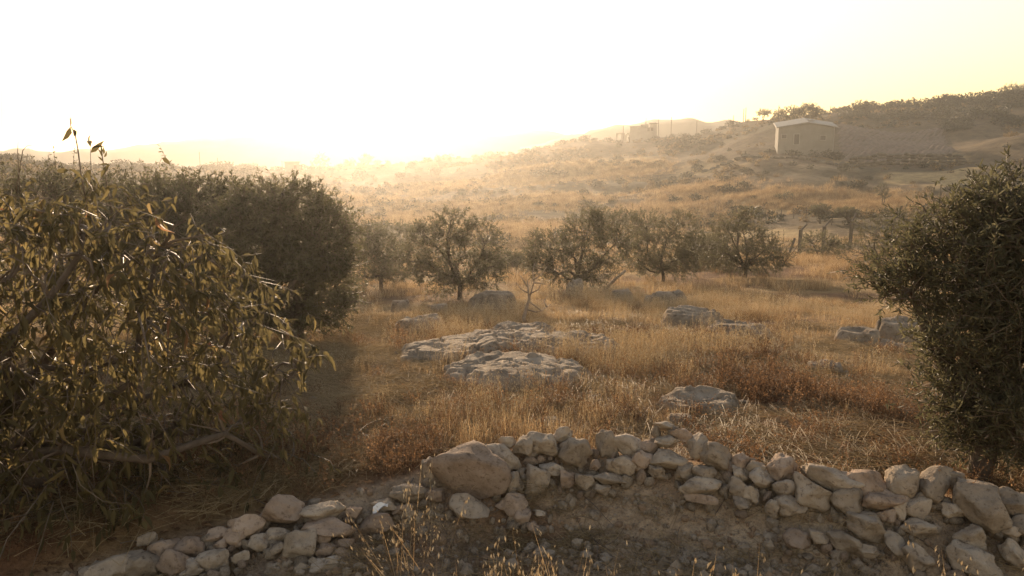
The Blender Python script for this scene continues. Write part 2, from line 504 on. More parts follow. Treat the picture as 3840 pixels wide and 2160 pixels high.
az = np.concatenate([np.arange(-46, 46.01, 0.26), np.arange(49, 312, 3.0)])
rr = np.concatenate([np.arange(0.3, 3.0, 0.18), np.arange(3.0, 6.5, 0.035), np.geomspace(6.55, 930, 250)])
A2, R2 = np.meshgrid(np.radians(az), rr)
gx, gy = (np.sin(A2) * R2).ravel(), (np.cos(A2) * R2).ravel()
gz = H(gx, gy)
na, nr = len(az), len(rr)
gf = []
for j in range(nr - 1):
    for i in range(na):
        i2 = (i + 1) % na
        gf.append((j * na + i, j * na + i2, (j + 1) * na + i2, (j + 1) * na + i))
gf.append(tuple(range(na))[::-1])
me = bpy.data.meshes.new('ground')
me.from_pydata(np.stack([gx, gy, gz], 1).tolist(), [], gf)
ca = me.attributes.new('col', 'FLOAT_COLOR', 'POINT')
cc = np.concatenate([ground_colour(gx, gy), np.ones((len(gx), 1))], 1).astype(np.float32)
ca.data.foreach_set('color', cc.ravel())
me.polygons.foreach_set('use_smooth', [True] * len(me.polygons))
me.materials.append(M['ground'])
tag(link_mesh('ground', me), kind='structure')

# distant ranges of hills closing the view
def far_range(name, pts, d, thick, seed):
    mb = MB()
    xs = np.arange(pts[0][0], pts[-1][0] + 1, 24.0)
    ys = np.interp(xs, [p[0] for p in pts], [p[1] for p in pts])
    ys = np.convolve(np.pad(ys, 3, mode='edge'), np.ones(7) / 7, 'valid')
    rows = 9
    V = []
    for k in range(rows):
        t = k / (rows - 1)
        for x, y in zip(xs, ys):
            p = at(x, y, d)
            base = Vector((p.x, p.y, -14.0))
            dirn = Vector((p.x, p.y, 0)).normalized()
            q = t * 2 - 1
            h = (p.z + 14) * (1 - abs(q) ** 1.7) + fbm(np.array([x * 0.012]), np.array([k * 0.9]), seed, 3)[0] * 3 * (1 - abs(q))
            b = base + dirn * (q * thick)
            V.append((b.x, b.y, -14 + max(h, 0)))
    n = len(xs)
    F = [(k * n + i, k * n + i + 1, (k + 1) * n + i + 1, (k + 1) * n + i) for k in range(rows - 1) for i in range(n - 1)]
    mb.add(V, F)
    o = mb.build(name, M['farhill'], smoothf=True)
    return tag(o, kind='structure')
M['farhill'] = solid_mat('distant scrub hills', [(0.35, (0.14, 0.12, 0.08)), (0.65, (0.24, 0.20, 0.13))], 0.03, 1, 0)
far_range('distant_hills', [(-900, 560), (-200, 552), (250, 556), (420, 565), (560, 538), (650, 520), (800, 512), (930, 500), (1100, 492), (1300, 500), (1500, 520), (1650, 512), (1800, 500), (1950, 490), (2060, 496), (2180, 500), (2400, 520), (2700, 560)], 330, 60, 5)
far_range('distant_ridge', [(1950, 560), (2130, 498), (2250, 482), (2400, 464), (2500, 452), (2600, 451), (2700, 458), (2850, 470), (3100, 500), (3500, 560)], 285, 45, 6)

# haze: one closed box of even air round everything
hm, hn, hl, hout = new_mat('haze')
pv = hn.new('ShaderNodeVolumePrincipled')
pv.inputs['Color'].default_value = (0.97, 0.93, 0.86, 1)
pv.inputs['Density'].default_value = HAZE_DENSITY
pv.inputs['Anisotropy'].default_value = HAZE_G
hl.new(pv.outputs[0], hout.inputs['Volume'])
mb = MB(); mb.box((0, 0, 0), (1960, 1960, 50))
hz = mb.build('haze', hm, loc=(0, 0, 7.0))     # -18 m to 32 m
tag(hz, kind='stuff')

# ------------------------------------------------------------------ rocks
def ico(sub):
    bm = bmesh.new()
    bmesh.ops.create_icosphere(bm, subdivisions=sub, radius=1)
    bm.verts.ensure_lookup_table()
    v = np.array([tuple(p.co) for p in bm.verts]); f = [tuple(q.index for q in p.verts) for p in bm.faces]
    bm.free()
    return v, f
ICO = {k: ico(k) for k in (1, 2, 3, 4, 5)}

def rock_verts(seed, sub=3, cuts=9, lo=0.5, hi=0.82, amp=0.07, flat_top=None):
    rng = np.random.default_rng(seed)
    v = ICO[sub][0].copy()
    for _ in range(cuts):
        nrm = rng.normal(size=3); nrm /= np.linalg.norm(nrm)
        o = rng.uniform(lo, hi)
        t = v @ nrm - o
        v = v - np.outer(np.where(t > 0, t, 0) * 0.93, nrm)
    if flat_top is not None:
        t = v[:, 2] - flat_top
        v[:, 2] -= np.where(t > 0, t, 0) * 0.85
    off = Vector(rng.uniform(-50, 50, 3))
    ln = np.linalg.norm(v, axis=1, keepdims=True)
    dsp = np.array([mnoise.fractal(Vector(p) * 1.7 + off, 0.9, 2.1, 5) for p in v])
    v = v + v / ln * dsp[:, None] * amp
    mx = np.abs(v).max(axis=0)
    return v / mx

def rock_mesh(name, seed, size, sub=3, mat='stone', **kw):
    v = rock_verts(seed, sub, **kw) * (np.array(size) / 2)
    me = bpy.data.meshes.new(name)
    me.from_pydata(v.tolist(), [], ICO[sub][1])
    me.polygons.foreach_set('use_smooth', [True] * len(me.polygons))
    me.materials.append(M[mat])
    return me

def bank_hit(px, py):
    r = ray(px, py)
    d = np.arange(2.4, 7.0, 0.01)
    zz = ZC + r.z * d
    P = np.maximum(bank_plane(r.x * d, r.y * d), -0.42)
    k = np.nonzero(zz <= P)[0]
    dd = d[k[0]] if len(k) else 4.5
    return Vector((0, 0, ZC)) + r * dd, dd

RIGHT = [(1764,1746,270,222,-28,1,0),(1612,1765,56,92,0,0,0),(1894,1722,155,84,-26,0,0),(1960,1669,76,78,-20,0,0),(2034,1666,110,84,0,0,0),(2112,1635,84,60,10,0,0),(2158,1697,140,104,0,0,0),(2059,1756,104,44,-12,2,1),(2006,1799,98,96,-10,0,0),(1925,1808,56,70,0,0,0),(2124,1796,66,66,20,1,0),(2190,1808,76,66,-30,0,0),(1780,1905,165,92,-18,0,1),(1922,1889,98,80,-25,1,0),(1953,1935,64,64,-30,1,0),(1994,1973,50,38,0,1,0),(2025,1927,40,26,-5,2,0),(1634,1855,74,52,0,1,0),(1545,1846,108,66,5,0,0),(1531,1914,50,44,0,0,0),(1904,1656,66,46,0,0,0),
(2275,1665,76,110,5,0,0),(2350,1668,102,86,0,2,0),(2430,1678,78,74,0,1,0),(2504,1659,86,50,0,0,0),(2560,1634,82,50,-10,1,0),(2504,1721,126,86,-20,0,1),(2622,1668,84,90,15,0,0),(2684,1712,132,86,-12,0,0),(2234,1749,44,48,0,1,1),(2330,1750,102,82,-5,0,0),(2405,1734,68,76,-20,1,0),(2275,1797,136,44,-8,0,1),(2256,1836,60,42,0,0,0),(2570,1765,80,82,-20,0,0),(2467,1774,72,50,-20,0,0),(2641,1774,82,56,-15,0,0),(2632,1824,146,66,10,0,0),(2768,1836,82,84,10,0,0),(2818,1852,54,54,0,0,0),(2771,1774,64,56,-20,0,0),(2784,1728,66,60,0,1,0),(2837,1749,76,54,0,0,1),(2858,1799,84,72,-15,2,0),(2942,1756,104,92,0,1,0),(2930,1827,104,64,10,2,1),(2635,1874,118,34,0,1,1),(2952,1886,82,60,-15,0,0),(2899,1905,48,58,-20,0,0),(2778,1895,66,44,-20,0,0),(2486,1597,80,32,0,0,0),
(3119,1799,182,82,-6,2,0),(3039,1842,134,96,-15,0,0),(2966,1894,100,72,0,0,0),(3258,1806,120,100,-20,1,0),(3385,1802,96,116,0,0,0),(3506,1817,116,126,-10,0,0),(3185,1886,108,100,10,0,0),(3309,1875,142,76,5,1,0),(3447,1894,82,90,0,0,1),(3239,1970,142,88,-10,0,0),(3330,1937,62,58,-30,1,0),(3374,1908,60,96,0,0,0),(3659,1875,195,130,-36,0,0),(3579,1799,60,56,0,0,0),(3790,1886,100,106,-15,0,0),(3571,1908,76,56,-10,0,0),(3447,1981,104,56,8,0,0),(3352,2043,96,62,-35,0,0),(3163,2036,104,64,-10,0,0),(2995,2028,94,68,-5,1,0),(3064,2010,68,50,-30,0,0),(3250,2065,94,42,5,0,0),(3440,2098,104,84,-10,0,0),(3652,2028,96,86,-20,0,0),(3827,1974,70,66,0,0,0),(3648,2112,146,94,-20,0,0),(3798,2069,96,74,-15,0,0),(3776,1988,66,40,-5,0,0)]
LEFT = [(396,2140,155,76,15,0,0),(515,2115,138,110,-10,0,0),(648,2108,118,82,5,1,0),(714,2134,86,60,10,2,0),(623,2053,100,60,0,1,0),(714,2048,104,94,-35,1,0),(795,2098,118,90,10,0,0),(820,2008,98,52,5,1,0),(890,2012,82,62,-10,1,0),(830,2043,60,42,0,1,0),(941,1967,134,82,0,1,0),(1062,1922,154,110,-8,1,0),(976,2032,82,54,0,0,0),(1042,2002,80,54,0,0,0),(1118,2043,114,96,0,0,0),(1042,2058,70,38,0,0,0),(1219,1922,154,66,0,0,0),(1239,1977,174,64,-5,1,0),(1208,2017,84,50,0,1,0),(1224,2063,76,64,-15,1,0),(1224,2130,124,76,-5,2,0),(1330,1924,60,40,0,1,0),(1405,1967,126,66,12,1,1),(1446,1896,90,44,0,0,0),(1501,1911,64,42,20,1,0),(1531,1926,60,36,0,0,0),(1526,1856,130,64,0,0,0),(1284,2038,76,40,0,1,0),(1284,2083,66,54,0,1,0),(905,2085,60,40,0,0,0),(560,2020,70,40,10,0,0)]
def build_wall(name, lst, label, seed0, fillers):
    c = at(lst[len(lst) // 2][0], lst[len(lst) // 2][1], 4.3)
    root = empty(name, (c.x, c.y, Hs(c.x, c.y)), label, 'stone wall')
    root['kind'] = 'thing'
    for i, (px, py, w, h, rot, m, ang) in enumerate(lst):
        p, d = bank_hit(px, py)
        rng = random.Random(seed0 + i)
        d3 = (p - Vector((0, 0, ZC))).length
        wm, hm_ = w * d3 / FPX * 1.13, h * d3 / FPX * 1.13
        dep = 0.5 * (wm + hm_) * rng.uniform(0.85, 1.15)
        big = w > 140
        me = rock_mesh('stone', seed0 * 7 + i * 3, (wm, dep, hm_), 4, ['stone', 'stone_pink', 'stone_pale'][m],
                       cuts=9 if ang else 15, lo=0.42 if ang else 0.48, hi=0.6 if ang else 0.80, amp=0.10 if ang else (0.07 if w > 200 else 0.15))
        o = link_mesh('stone', me, root)
        # lean the stone back to the slope, roll it as in the photo and turn its face to the path
        face = math.atan2(p.x, p.y)
        q = Matrix.Rotation(-face, 4, 'Z') @ Matrix.Rotation(R(-22), 4, 'X') @ Matrix.Rotation(R(-rot), 4, 'Y')
        o.matrix_world = Matrix.Translation(p + ray(px, py) * (dep * (-0.10 if big else -0.04)) - root.location) @ q
    # small wedged stones between the big ones
    rng = random.Random(seed0 + 5)
    fill = [rock_mesh('stone', seed0 + 4000 + k, (1, 1, 1), 2, ('stone', 'stone_pink', 'stone')[k % 3], cuts=10, lo=0.45, hi=0.8, amp=0.12) for k in range(8)]
    for k in range(fillers):
        px, py, w, h = lst[rng.randrange(len(lst))][:4]
        an = rng.uniform(0, 6.28)
        p, d = bank_hit(px + math.cos(an) * w * 0.62, py + abs(math.sin(an)) * h * 0.62 + 4)
        sz = rng.uniform(0.03, 0.085)
        o = link_mesh('stone', rng.choice(fill), root, p - root.location + Vector((0, 0.01, -0.01)), (rng.uniform(0, 6), rng.uniform(0, 6), rng.uniform(0, 6)), (sz * rng.uniform(0.9, 1.5), sz, sz * rng.uniform(0.6, 1.0)))
    return root
build_wall('rubble_stone_wall', RIGHT, 'tall rubble wall of grey limestone crossing the right foreground', 100, 150)
build_wall('tumbled_stone_wall', LEFT, 'low tumbled stone row in the bottom left corner under the leafy bush', 900, 80)

# pebbles and crumbs of rubble on the bank
rng = np.random.default_rng(77)
mb = MB()
pv1, pf1 = ICO[1]
def pebbles(n, fn, smin, smax, r=None):
    k = 0
    while k < n:
        x, y = fn()
        s = smin * (smax / smin) ** (rng.random() ** 2.2)
        z = Hs(x, y)
        v = pv1 * (1 + rng.normal(size=(len(pv1), 1)) * 0.16) * s * rng.uniform(0.6, 1.2, 3)
        a = rng.uniform(0, 6.28)
        v = np.stack([v[:, 0] * math.cos(a) - v[:, 1] * math.sin(a), v[:, 0] * math.sin(a) + v[:, 1] * math.cos(a), v[:, 2]], 1)
        mb.add(v + np.array([x, y, z + s * 0.25]), pf1, rng.random())
        k += 1
def front_pt():
    x = rng.uniform(-2.6, 3.2)
    return x, wall_y(x) - 1.25 * rng.random() ** 0.8 + 0.04
def field_pt():
    x = rng.uniform(-3, 4)
    return x, rng.uniform(4.4, 9)
pebbles(4200, front_pt, 0.006, 0.045)
pebbles(500, field_pt, 0.008, 0.04)
tag(mb.build('gravel', M['stone'], smoothf=False), 'loose pebbles and rubble crumbs strewn on the dirt bank', 'gravel', kind='stuff')

mb = MB()
pebbles(3600, front_pt, 0.006, 0.030)
pebbles(900, field_pt, 0.008, 0.03)
M['clod'] = solid_mat('soil clods', [(0.3, (0.20, 0.135, 0.085)), (0.7, (0.32, 0.225, 0.145))], 9, 1, 0.5, 60)
tag(mb.build('soil_clods', M['clod']), 'crumbly brown soil clods between the pebbles of the bank', 'soil', kind='stuff')
# rocks lying in the field: bedrock that breaks through the soil
ROCKS = []   # (x, y, rx, ry) kept clear of tall grass
def field_rock(name, label, parts, seed, mat='outcrop'):
    """parts: base centre px, width px, height px, depth factor, tilt, turn in degrees"""
    P0 = ground(parts[0][0], parts[0][1])
    a0 = math.atan2(P0.x, P0.y)
    er, ef = np.array([math.cos(a0), -math.sin(a0)]), np.array([math.sin(a0), math.cos(a0)])
    L = []
    for (px, py, w, h, dep, tilt, rot) in parts:
        g = ground(px, py)
        sc = (g - Vector((0, 0, ZC))).length / FPX
        rx, ry = w * sc / 2, w * sc * dep / 2
        q = np.array([g.x, g.y]) + ef * ry * 0.8 - np.array([P0.x, P0.y])
        L.append((q @ er, q @ ef, rx, ry, h * sc, tilt, R(rot)))
        c = np.array([P0.x, P0.y]) + q
        ROCKS.append((c[0], c[1], rx * 0.9, ry * 0.9))
    u0 = min(l[0] - l[2] * 1.35 for l in L); u1 = max(l[0] + l[2] * 1.35 for l in L)
    v0 = min(l[1] - l[3] * 1.5 for l in L); v1 = max(l[1] + l[3] * 1.5 for l in L)
    st = max(0.016, (u1 - u0) / 150)
    us, vs = np.arange(u0, u1, st), np.arange(v0, v1, st)
    U, V = np.meshgrid(us, vs)
    wu = U + fbm(U * 2.2, V * 2.2, seed, 4) * 0.30 * L[0][2]; wv = V + fbm(U * 2.2, V * 2.2, seed + 3, 4) * 0.30 * L[0][2]
    Z = np.full(U.shape, -0.12)
    for (cu, cv, rx, ry, h, tilt, rot) in L:
        du, dv = wu - cu, wv - cv
        a, b = (du * math.cos(rot) + dv * math.sin(rot)) / rx, (-du * math.sin(rot) + dv * math.cos(rot)) / ry
        e = (np.abs(a) ** 2.6 + np.abs(b) ** 2.6) ** (1 / 2.6)
        top = h * (0.92 + tilt * b * 0.35 + 0.10 * a)
        # stepped ledges on the flanks
        f = 1 - smooth(0.80, 1.06, e + vnoise(U * 9, V * 9, seed + 8) * 0.10)
        f = 0.74 * f + 0.26 * (1 - smooth(0.66, 0.90, e + fbm(U * 4, V * 4, seed + 9, 3) * 0.25))
        Z = np.maximum(Z, np.where(e < 1.15, top * f - 0.06 * smooth(0.9, 1.1, e), -0.12))
    crack = np.abs(fbm(U * 1.6 + V * 0.7, V * 2.2 - U * 0.4, seed + 5, 3))
    Z = Z - 0.07 * (1 - smooth(0.0, 0.05, crack)) * smooth(0.02, 0.1, Z)
    Z = Z + (fbm(U * 5, V * 5, seed + 6, 4) * 0.05 + fbm(U * 28, V * 28, seed + 7, 3) * 0.016) * smooth(-0.05, 0.06, Z)
    # bedding: the stone breaks in thin ledges
    q = Z / 0.055 + fbm(U * 1.3, V * 1.3, seed + 12, 3) * 2.0
    led = (np.floor(q) + smooth(0.55, 1.0, q - np.floor(q)) - fbm(U * 1.3, V * 1.3, seed + 12, 3) * 2.0) * 0.055
    Z = np.where(Z > 0, Z * 0.4 + led * 0.6, Z)
    X = P0.x + U * er[0] + V * ef[0]; Y = P0.y + U * er[1] + V * ef[1]
    G = H(X.ravel(), Y.ravel()).reshape(X.shape)
    n = len(us)
    verts = np.stack([X, Y, G + Z], 2).reshape(-1, 3)
    keep = Z > -0.11
    F = []
    for j in range(len(vs) - 1):
        for i in range(n - 1):
            if keep[j, i] or keep[j, i + 1] or keep[j + 1, i] or keep[j + 1, i + 1]:
                F.append((j * n + i, j * n + i + 1, (j + 1) * n + i + 1, (j + 1) * n + i))
    mb = MB(); mb.add(verts, F)
    o = mb.build(name, M[mat], smoothf=True)
    return tag(o, label, 'rock', kind='thing')
field_rock('rock_outcrop', 'broad flat-topped pale bedrock outcrop in the middle of the field', [(1710, 1360, 460, 64, 1.0, 0.2, 10), (1920, 1455, 540, 66, 0.8, 0.3, -14), (1910, 1330, 480, 62, 0.9, 0.3, 4), (2170, 1350, 380, 66, 0.8, 0.4, 6), (1960, 1275, 320, 48, 0.8, 0.3, 0), (2080, 1420, 300, 50, 0.7, 0.3, 0)], 11)
field_rock('rock_outcrop', 'long low rock ledge in tall golden grass right of the central outcrop', [(2580, 1230, 250, 62, 0.7, 0.6, 8), (2770, 1260, 250, 45, 0.6, 0.5, -4)], 31)
field_rock('rock_slab', 'tilted flat slab just behind the stone wall', [(2630, 1555, 310, 48, 0.8, 0.8, -14)], 41)
field_rock('field_rock', 'small flat rock at the foot of the tilted slab', [(2545, 1600, 110, 32, 0.7, 0.5, 0)], 43)
field_rock('field_rock', 'long low hump of rock at the left end of the central outcrop', [(1570, 1245, 220, 58, 0.7, 0.4, -5)], 51)
field_rock('field_rock', 'rounded pale rock standing at the edge of the dark tree', [(1505, 1172, 80, 52, 0.8, 0.2, 0)], 53)
field_rock('field_rock', 'grey rock hump in the grass behind the central outcrop', [(1850, 1160, 190, 66, 0.7, 0.3, 0)], 55)
field_rock('field_rock', 'small pale rock between the rounded rock and the grey hump', [(1640, 1175, 90, 34, 0.7, 0.3, 0)], 57)
field_rock('field_rock', 'leaning rock under the olive tree behind the bare sapling', [(2155, 1115, 70, 60, 0.7, 0.8, 12)], 59)
field_rock('field_rock', 'grey rock in long grass left of the wooden prop', [(2330, 1130, 90, 46, 0.7, 0.2, 0)], 61)
field_rock('field_rock', 'wide grey rock in long grass beneath the thin-trunked tree', [(2500, 1150, 170, 60, 0.6, 0.3, 5)], 63)
field_rock('field_rock', 'left rock of the shaded pair beside the dark olive at the right', [(3215, 1290, 150, 46, 0.8, 0.5, 6)], 65)
field_rock('field_rock', 'right and taller rock of the shaded pair beside the dark olive', [(3380, 1280, 170, 66, 0.8, 0.4, -8), (3330, 1310, 110, 30, 0.7, 0.4, 10)], 66)
field_rock('field_rock', 'low flat rock in red soil left of the shaded pair of rocks', [(3090, 1395, 130, 30, 0.7, 0.5, 0)], 67)
field_rock('field_rock', 'small flat rock half sunk in straw behind the boulder of the wall', [(2060, 1600, 90, 28, 0.7, 0.5, 0)], 69)
# ------------------------------------------------------------------ leaves and trees
LEAF = {
    'diamond': (np.array([(0, 0, 0), (0.45, -0.5, 0.06), (1, 0, -0.03), (0.45, 0.5, 0.06)], float), [(0, 1, 2), (0, 2, 3)]),
    'blade': (np.array([(0, 0, 0), (0.35, -0.5, 0.05), (0.7, -0.38, 0.02), (1, 0, -0.1), (0.7, 0.38, 0.02), (0.35, 0.5, 0.05)], float), [(0, 1, 2, 3), (0, 3, 4, 5)]),
    'curved': (np.array([(0, 0, 0), (0.33, 0, -0.01), (0.68, 0, -0.06), (1, 0, -0.20), (0.3, -0.46, 0.07), (0.66, -0.36, 0.0), (0.3, 0.46, 0.07), (0.66, 0.36, 0.0)], float),
               [(0, 4, 1), (0, 1, 6), (1, 4, 5, 2), (1, 2, 7, 6), (2, 5, 3), (2, 3, 7)]),
}
def frames(D, rng, roll=None):
    D = D / np.linalg.norm(D, axis=1, keepdims=True)
    up = rng.normal(size=D.shape) if roll is None else np.tile((0.0, 0.0, 1.0), (len(D), 1)) + rng.normal(size=D.shape) * roll
    B = np.cross(up, D); B /= np.linalg.norm(B, axis=1, keepdims=True) + 1e-9
    N = np.cross(D, B)
    return D, B, N

def leaves_mesh(name, P, D, L, W, rng, kind, mat, roll=None, rnd=None):
    T, F = LEAF[kind]
    D, B, N = frames(D, rng, roll)
    n, k = len(P), len(T)
    V = P[:, None, :] + D[:, None, :] * (T[None, :, 0:1] * L[:, None, None]) + B[:, None, :] * (T[None, :, 1:2] * W[:, None, None]) + N[:, None, :] * (T[None, :, 2:3] * L[:, None, None])
    V = V.reshape(-1, 3)
    me = bpy.data.meshes.new(name)
    loops, starts, tot = [], [], []
    lp = []
    for q in F: lp += list(q)
    lp = np.array(lp); sz = np.array([len(q) for q in F])
    loops = (lp[None, :] + (np.arange(n) * k)[:, None]).ravel()
    st = np.concatenate([[0], np.cumsum(sz)[:-1]])
    starts = (st[None, :] + (np.arange(n) * len(lp))[:, None]).ravel()
    me.vertices.add(n * k); me.vertices.foreach_set('co', V.ravel())
    me.loops.add(len(loops)); me.loops.foreach_set('vertex_index', loops.astype(np.int32))
    me.polygons.add(len(starts)); me.polygons.foreach_set('loop_start', starts.astype(np.int32))
    me.update(calc_edges=True); me.validate()
    a = me.attributes.new('rnd', 'FLOAT', 'POINT')
    rnd = rng.random(n) if rnd is None else rnd
    a.data.foreach_set('value', np.repeat(rnd, k).astype(np.float32))
    me.materials.append(mat)
    return me

def bend(p, q, rng, amt, n=4):
    p, q = np.array(p, float), np.array(q, float)
    L = np.linalg.norm(q - p)
    o1 = rng.normal(size=3) * amt * L
    pts = []
    for i in range(n):
        t = i / (n - 1)
        pts.append(p + (q - p) * t + o1 * math.sin(math.pi * t) + rng.normal(size=3) * amt * 0.25 * L * (0 < i < n - 1))
    return pts

def in_ellipsoids(rng, ells, n, shell=0.55):
    w = np.array([e[1][0] * e[1][1] * e[1][2] for e in ells]) ** 0.75
    idx = rng.choice(len(ells), n, p=w / w.sum())
    u = rng.normal(size=(n, 3)); u /= np.linalg.norm(u, axis=1, keepdims=True)
    r = shell + (1 - shell) * rng.random(n)
    r = np.where(rng.random(n) < 0.25, rng.random(n) ** 0.4, r)
    r = np.where(rng.random(n) < 0.22, r * (1 + 0.22 * np.abs(rng.normal(size=n))), r)      # stray outer twigs
    c = np.array([e[0] for e in ells])[idx]; s = np.array([e[1] for e in ells])[idx]
    return c + u * s * r[:, None], u, idx

def make_tree(name, label, cat, base, ells, seed, trunk_r=0.06, fork=0.35, n_sec=40, n_twig=600, lpt=14, twig_len=0.25, leaf_len=0.05, leaf_w=0.012,
              kind='diamond', mat='olive', bark='bark', droop=0.0, group=None, stems=1, roll=None, hero=0, twig_r=0.003, crown_name='crown'):
    """ells: crown lobes (centre, radii) relative to the base"""
    rng = np.random.default_rng(seed)
    root = empty(name, base, label, cat, group)
    tr, br = MB(), MB()
    nodes = []
    top = max(e[0][2] for e in ells)
    for s in range(stems):
        f = np.array([rng.normal() * 0.05 * (stems > 1) * 3, rng.normal() * 0.05 * (stems > 1) * 3, fork])
        b0 = np.array([f[0] * 0.3, f[1] * 0.3, -0.08])
        pts = bend(b0, f, rng, 0.10, 4)
        tr.tube(pts, [trunk_r * 1.35, trunk_r * 1.05, trunk_r * 0.95, trunk_r * 0.9], 8)
        for i, e in enumerate(ells):
            if stems > 1 and i % stems != s: continue
            tgt = np.array(e[0]) + rng.normal(size=3) * np.array(e[1]) * 0.2
            lp = bend(f, tgt, rng, 0.12, 6)
            tr.tube(lp, list(np.linspace(trunk_r * 0.75, trunk_r * 0.22, 6)), 6)
            nodes += lp[1:]
    nodes = np.array(nodes)
    S_, U, _ = in_ellipsoids(rng, ells, n_sec, 0.45)
    n2 = []
    for q in S_:
        k = np.argmin(np.linalg.norm(nodes - q, axis=1))
        bp = bend(nodes[k], q, rng, 0.14, 5)
        br.tube(bp, list(np.linspace(trunk_r * 0.22, trunk_r * 0.07, 5)), 5)
        n2 += bp[1:]
    n2 = np.array(n2)
    Tt, U, _ = in_ellipsoids(rng, ells, n_twig, 0.6)
    P, D = [], []
    for q, u in zip(Tt, U):
        k = np.argmin(np.linalg.norm(n2 - q, axis=1))
        dirn = u * 0.7 + rng.normal(size=3) * 0.45 + np.array([0, 0, 0.35 - droop])
        dirn /= np.linalg.norm(dirn)
        L = twig_len * rng.uniform(0.6, 1.4)
        e = q + dirn * L * 0.6; s = q - dirn * L * 0.4
        s = s * 0.6 + n2[k] * 0.4
        tp = bend(s, e, rng, 0.08, 4)
        br.tube(tp, [twig_r * 1.5, twig_r * 1.2, twig_r, twig_r * 0.6], 3)
        tt = rng.uniform(0.15, 1.0, lpt)
        tp = np.array(tp)
        xs = np.linspace(0, 1, 4)
        pp = np.stack([np.interp(tt, xs, tp[:, c]) for c in range(3)], 1)
        dd = dirn * 0.5 + rng.normal(size=(lpt, 3)) * 0.6
        dd[:, 2] -= droop
        P.append(pp); D.append(dd)
    P = np.concatenate(P); D = np.concatenate(D)
    n = len(P)
    L = leaf_len * rng.uniform(0.6, 1.25, n); W = leaf_w * rng.uniform(0.75, 1.25, n)
    # colour drifts from clump to clump
    cl = np.array([mnoise.noise(Vector(p) * 1.6 + Vector((seed, 0, 0))) for p in P])
    rnd = np.clip(0.45 + cl * 0.5 + rng.normal(size=n) * 0.18, 0, 1)
    wx, wy, wz = root.location
    ok = P[:, 2] + wz > H(P[:, 0] + wx, P[:, 1] + wy) + 0.02
    P, D, L, W, rnd = P[ok], D[ok], L[ok], W[ok], rnd[ok]
    tr.build('trunk', M[bark], root, True)
    br.build('branches', M['twig'], root, True)
    if hero:
        # the leaves that show largest are pieces of their own
        G = P + np.array([wx, wy, wz])
        dist = np.linalg.norm(G - np.array([0, 0, ZC]), axis=1)
        pick = np.argsort(dist / L)[:hero * 3]
        pick = rng.choice(pick, hero, replace=False)
        T, F = LEAF[kind]
        variants = []
        for v in range(6):
            lm = MB(); lm.add(T * np.array([1, 1, 1 + v * 0.25]), F, 0.15 + v * 0.15)
            variants.append(lm.mesh('leaf', M[mat], True))
        Dn, B, N = frames(D[pick], rng, roll)
        for k, i in enumerate(pick):
            m4 = Matrix(((Dn[k][0] * L[i], B[k][0] * W[i], N[k][0] * L[i], P[i][0]), (Dn[k][1] * L[i], B[k][1] * W[i], N[k][1] * L[i], P[i][1]), (Dn[k][2] * L[i], B[k][2] * W[i], N[k][2] * L[i], P[i][2]), (0, 0, 0, 1)))
            o = bpy.data.objects.new('leaf', variants[k % 6]); C.objects.link(o)
            o.parent = root; o.matrix_local = m4
        keep = np.ones(len(P), bool); keep[pick] = False
        P, D, L, W, rnd = P[keep], D[keep], L[keep], W[keep], rnd[keep]
    me = leaves_mesh(crown_name, P, D, L, W, rng, kind, M[mat], roll, rnd)
    o = link_mesh(crown_name, me, root)
    if hero: o['kind'] = 'stuff'
    return root

def tree_px(name, label, bx, by, d, lobes, seed, **kw):
    """lobes: (px, py, half width px, half height px) seen at distance d; the crown gets matching depth"""
    r = ray(bx, by)
    x, y = r.x * d, r.y * d
    base = Vector((x, y, Hs(x, y)))
    rng = np.random.default_rng(seed + 1000)
    ells = []
    for (px, py, w, h) in lobes:
        c = at(px, py, d)
        s = (c - Vector((0, 0, ZC))).length / FPX
        off = rng.uniform(-0.35, 0.35) * w * s
        c = c + Vector((r.x, r.y, 0)) * off - base
        ells.append(((c.x, c.y, c.z), (w * s, w * s * rng.uniform(0.8, 1.05), h * s)))
    return make_tree(name, label, 'tree', base, ells, seed, **kw)

# left: large almond-like bush close to the camera
tree_px('leafy_bush', 'big bush with hanging yellow-green leaves filling the left foreground', -160, 1700, 5.0,
        [(150, 1030, 300, 260), (520, 1090, 330, 250), (330, 880, 280, 160), (860, 1240, 260, 200), (420, 1400, 360, 220), (800, 1560, 260, 170), (1080, 1400, 130, 140), (180, 1640, 260, 190), (-300, 1100, 300, 320), (640, 960, 180, 150), (-250, 1600, 280, 250), (520, 1730, 220, 130), (1000, 1680, 180, 140), (80, 1350, 240, 200), (250, 1780, 260, 150), (700, 1760, 200, 120)], 201,
        trunk_r=0.05, fork=0.30, n_sec=230, n_twig=900, lpt=8, twig_len=0.42, leaf_len=0.098, leaf_w=0.028, kind='curved', mat='almond', bark='bark', droop=0.75, roll=0.5, hero=300, twig_r=0.0022, crown_name='leaf_mass')
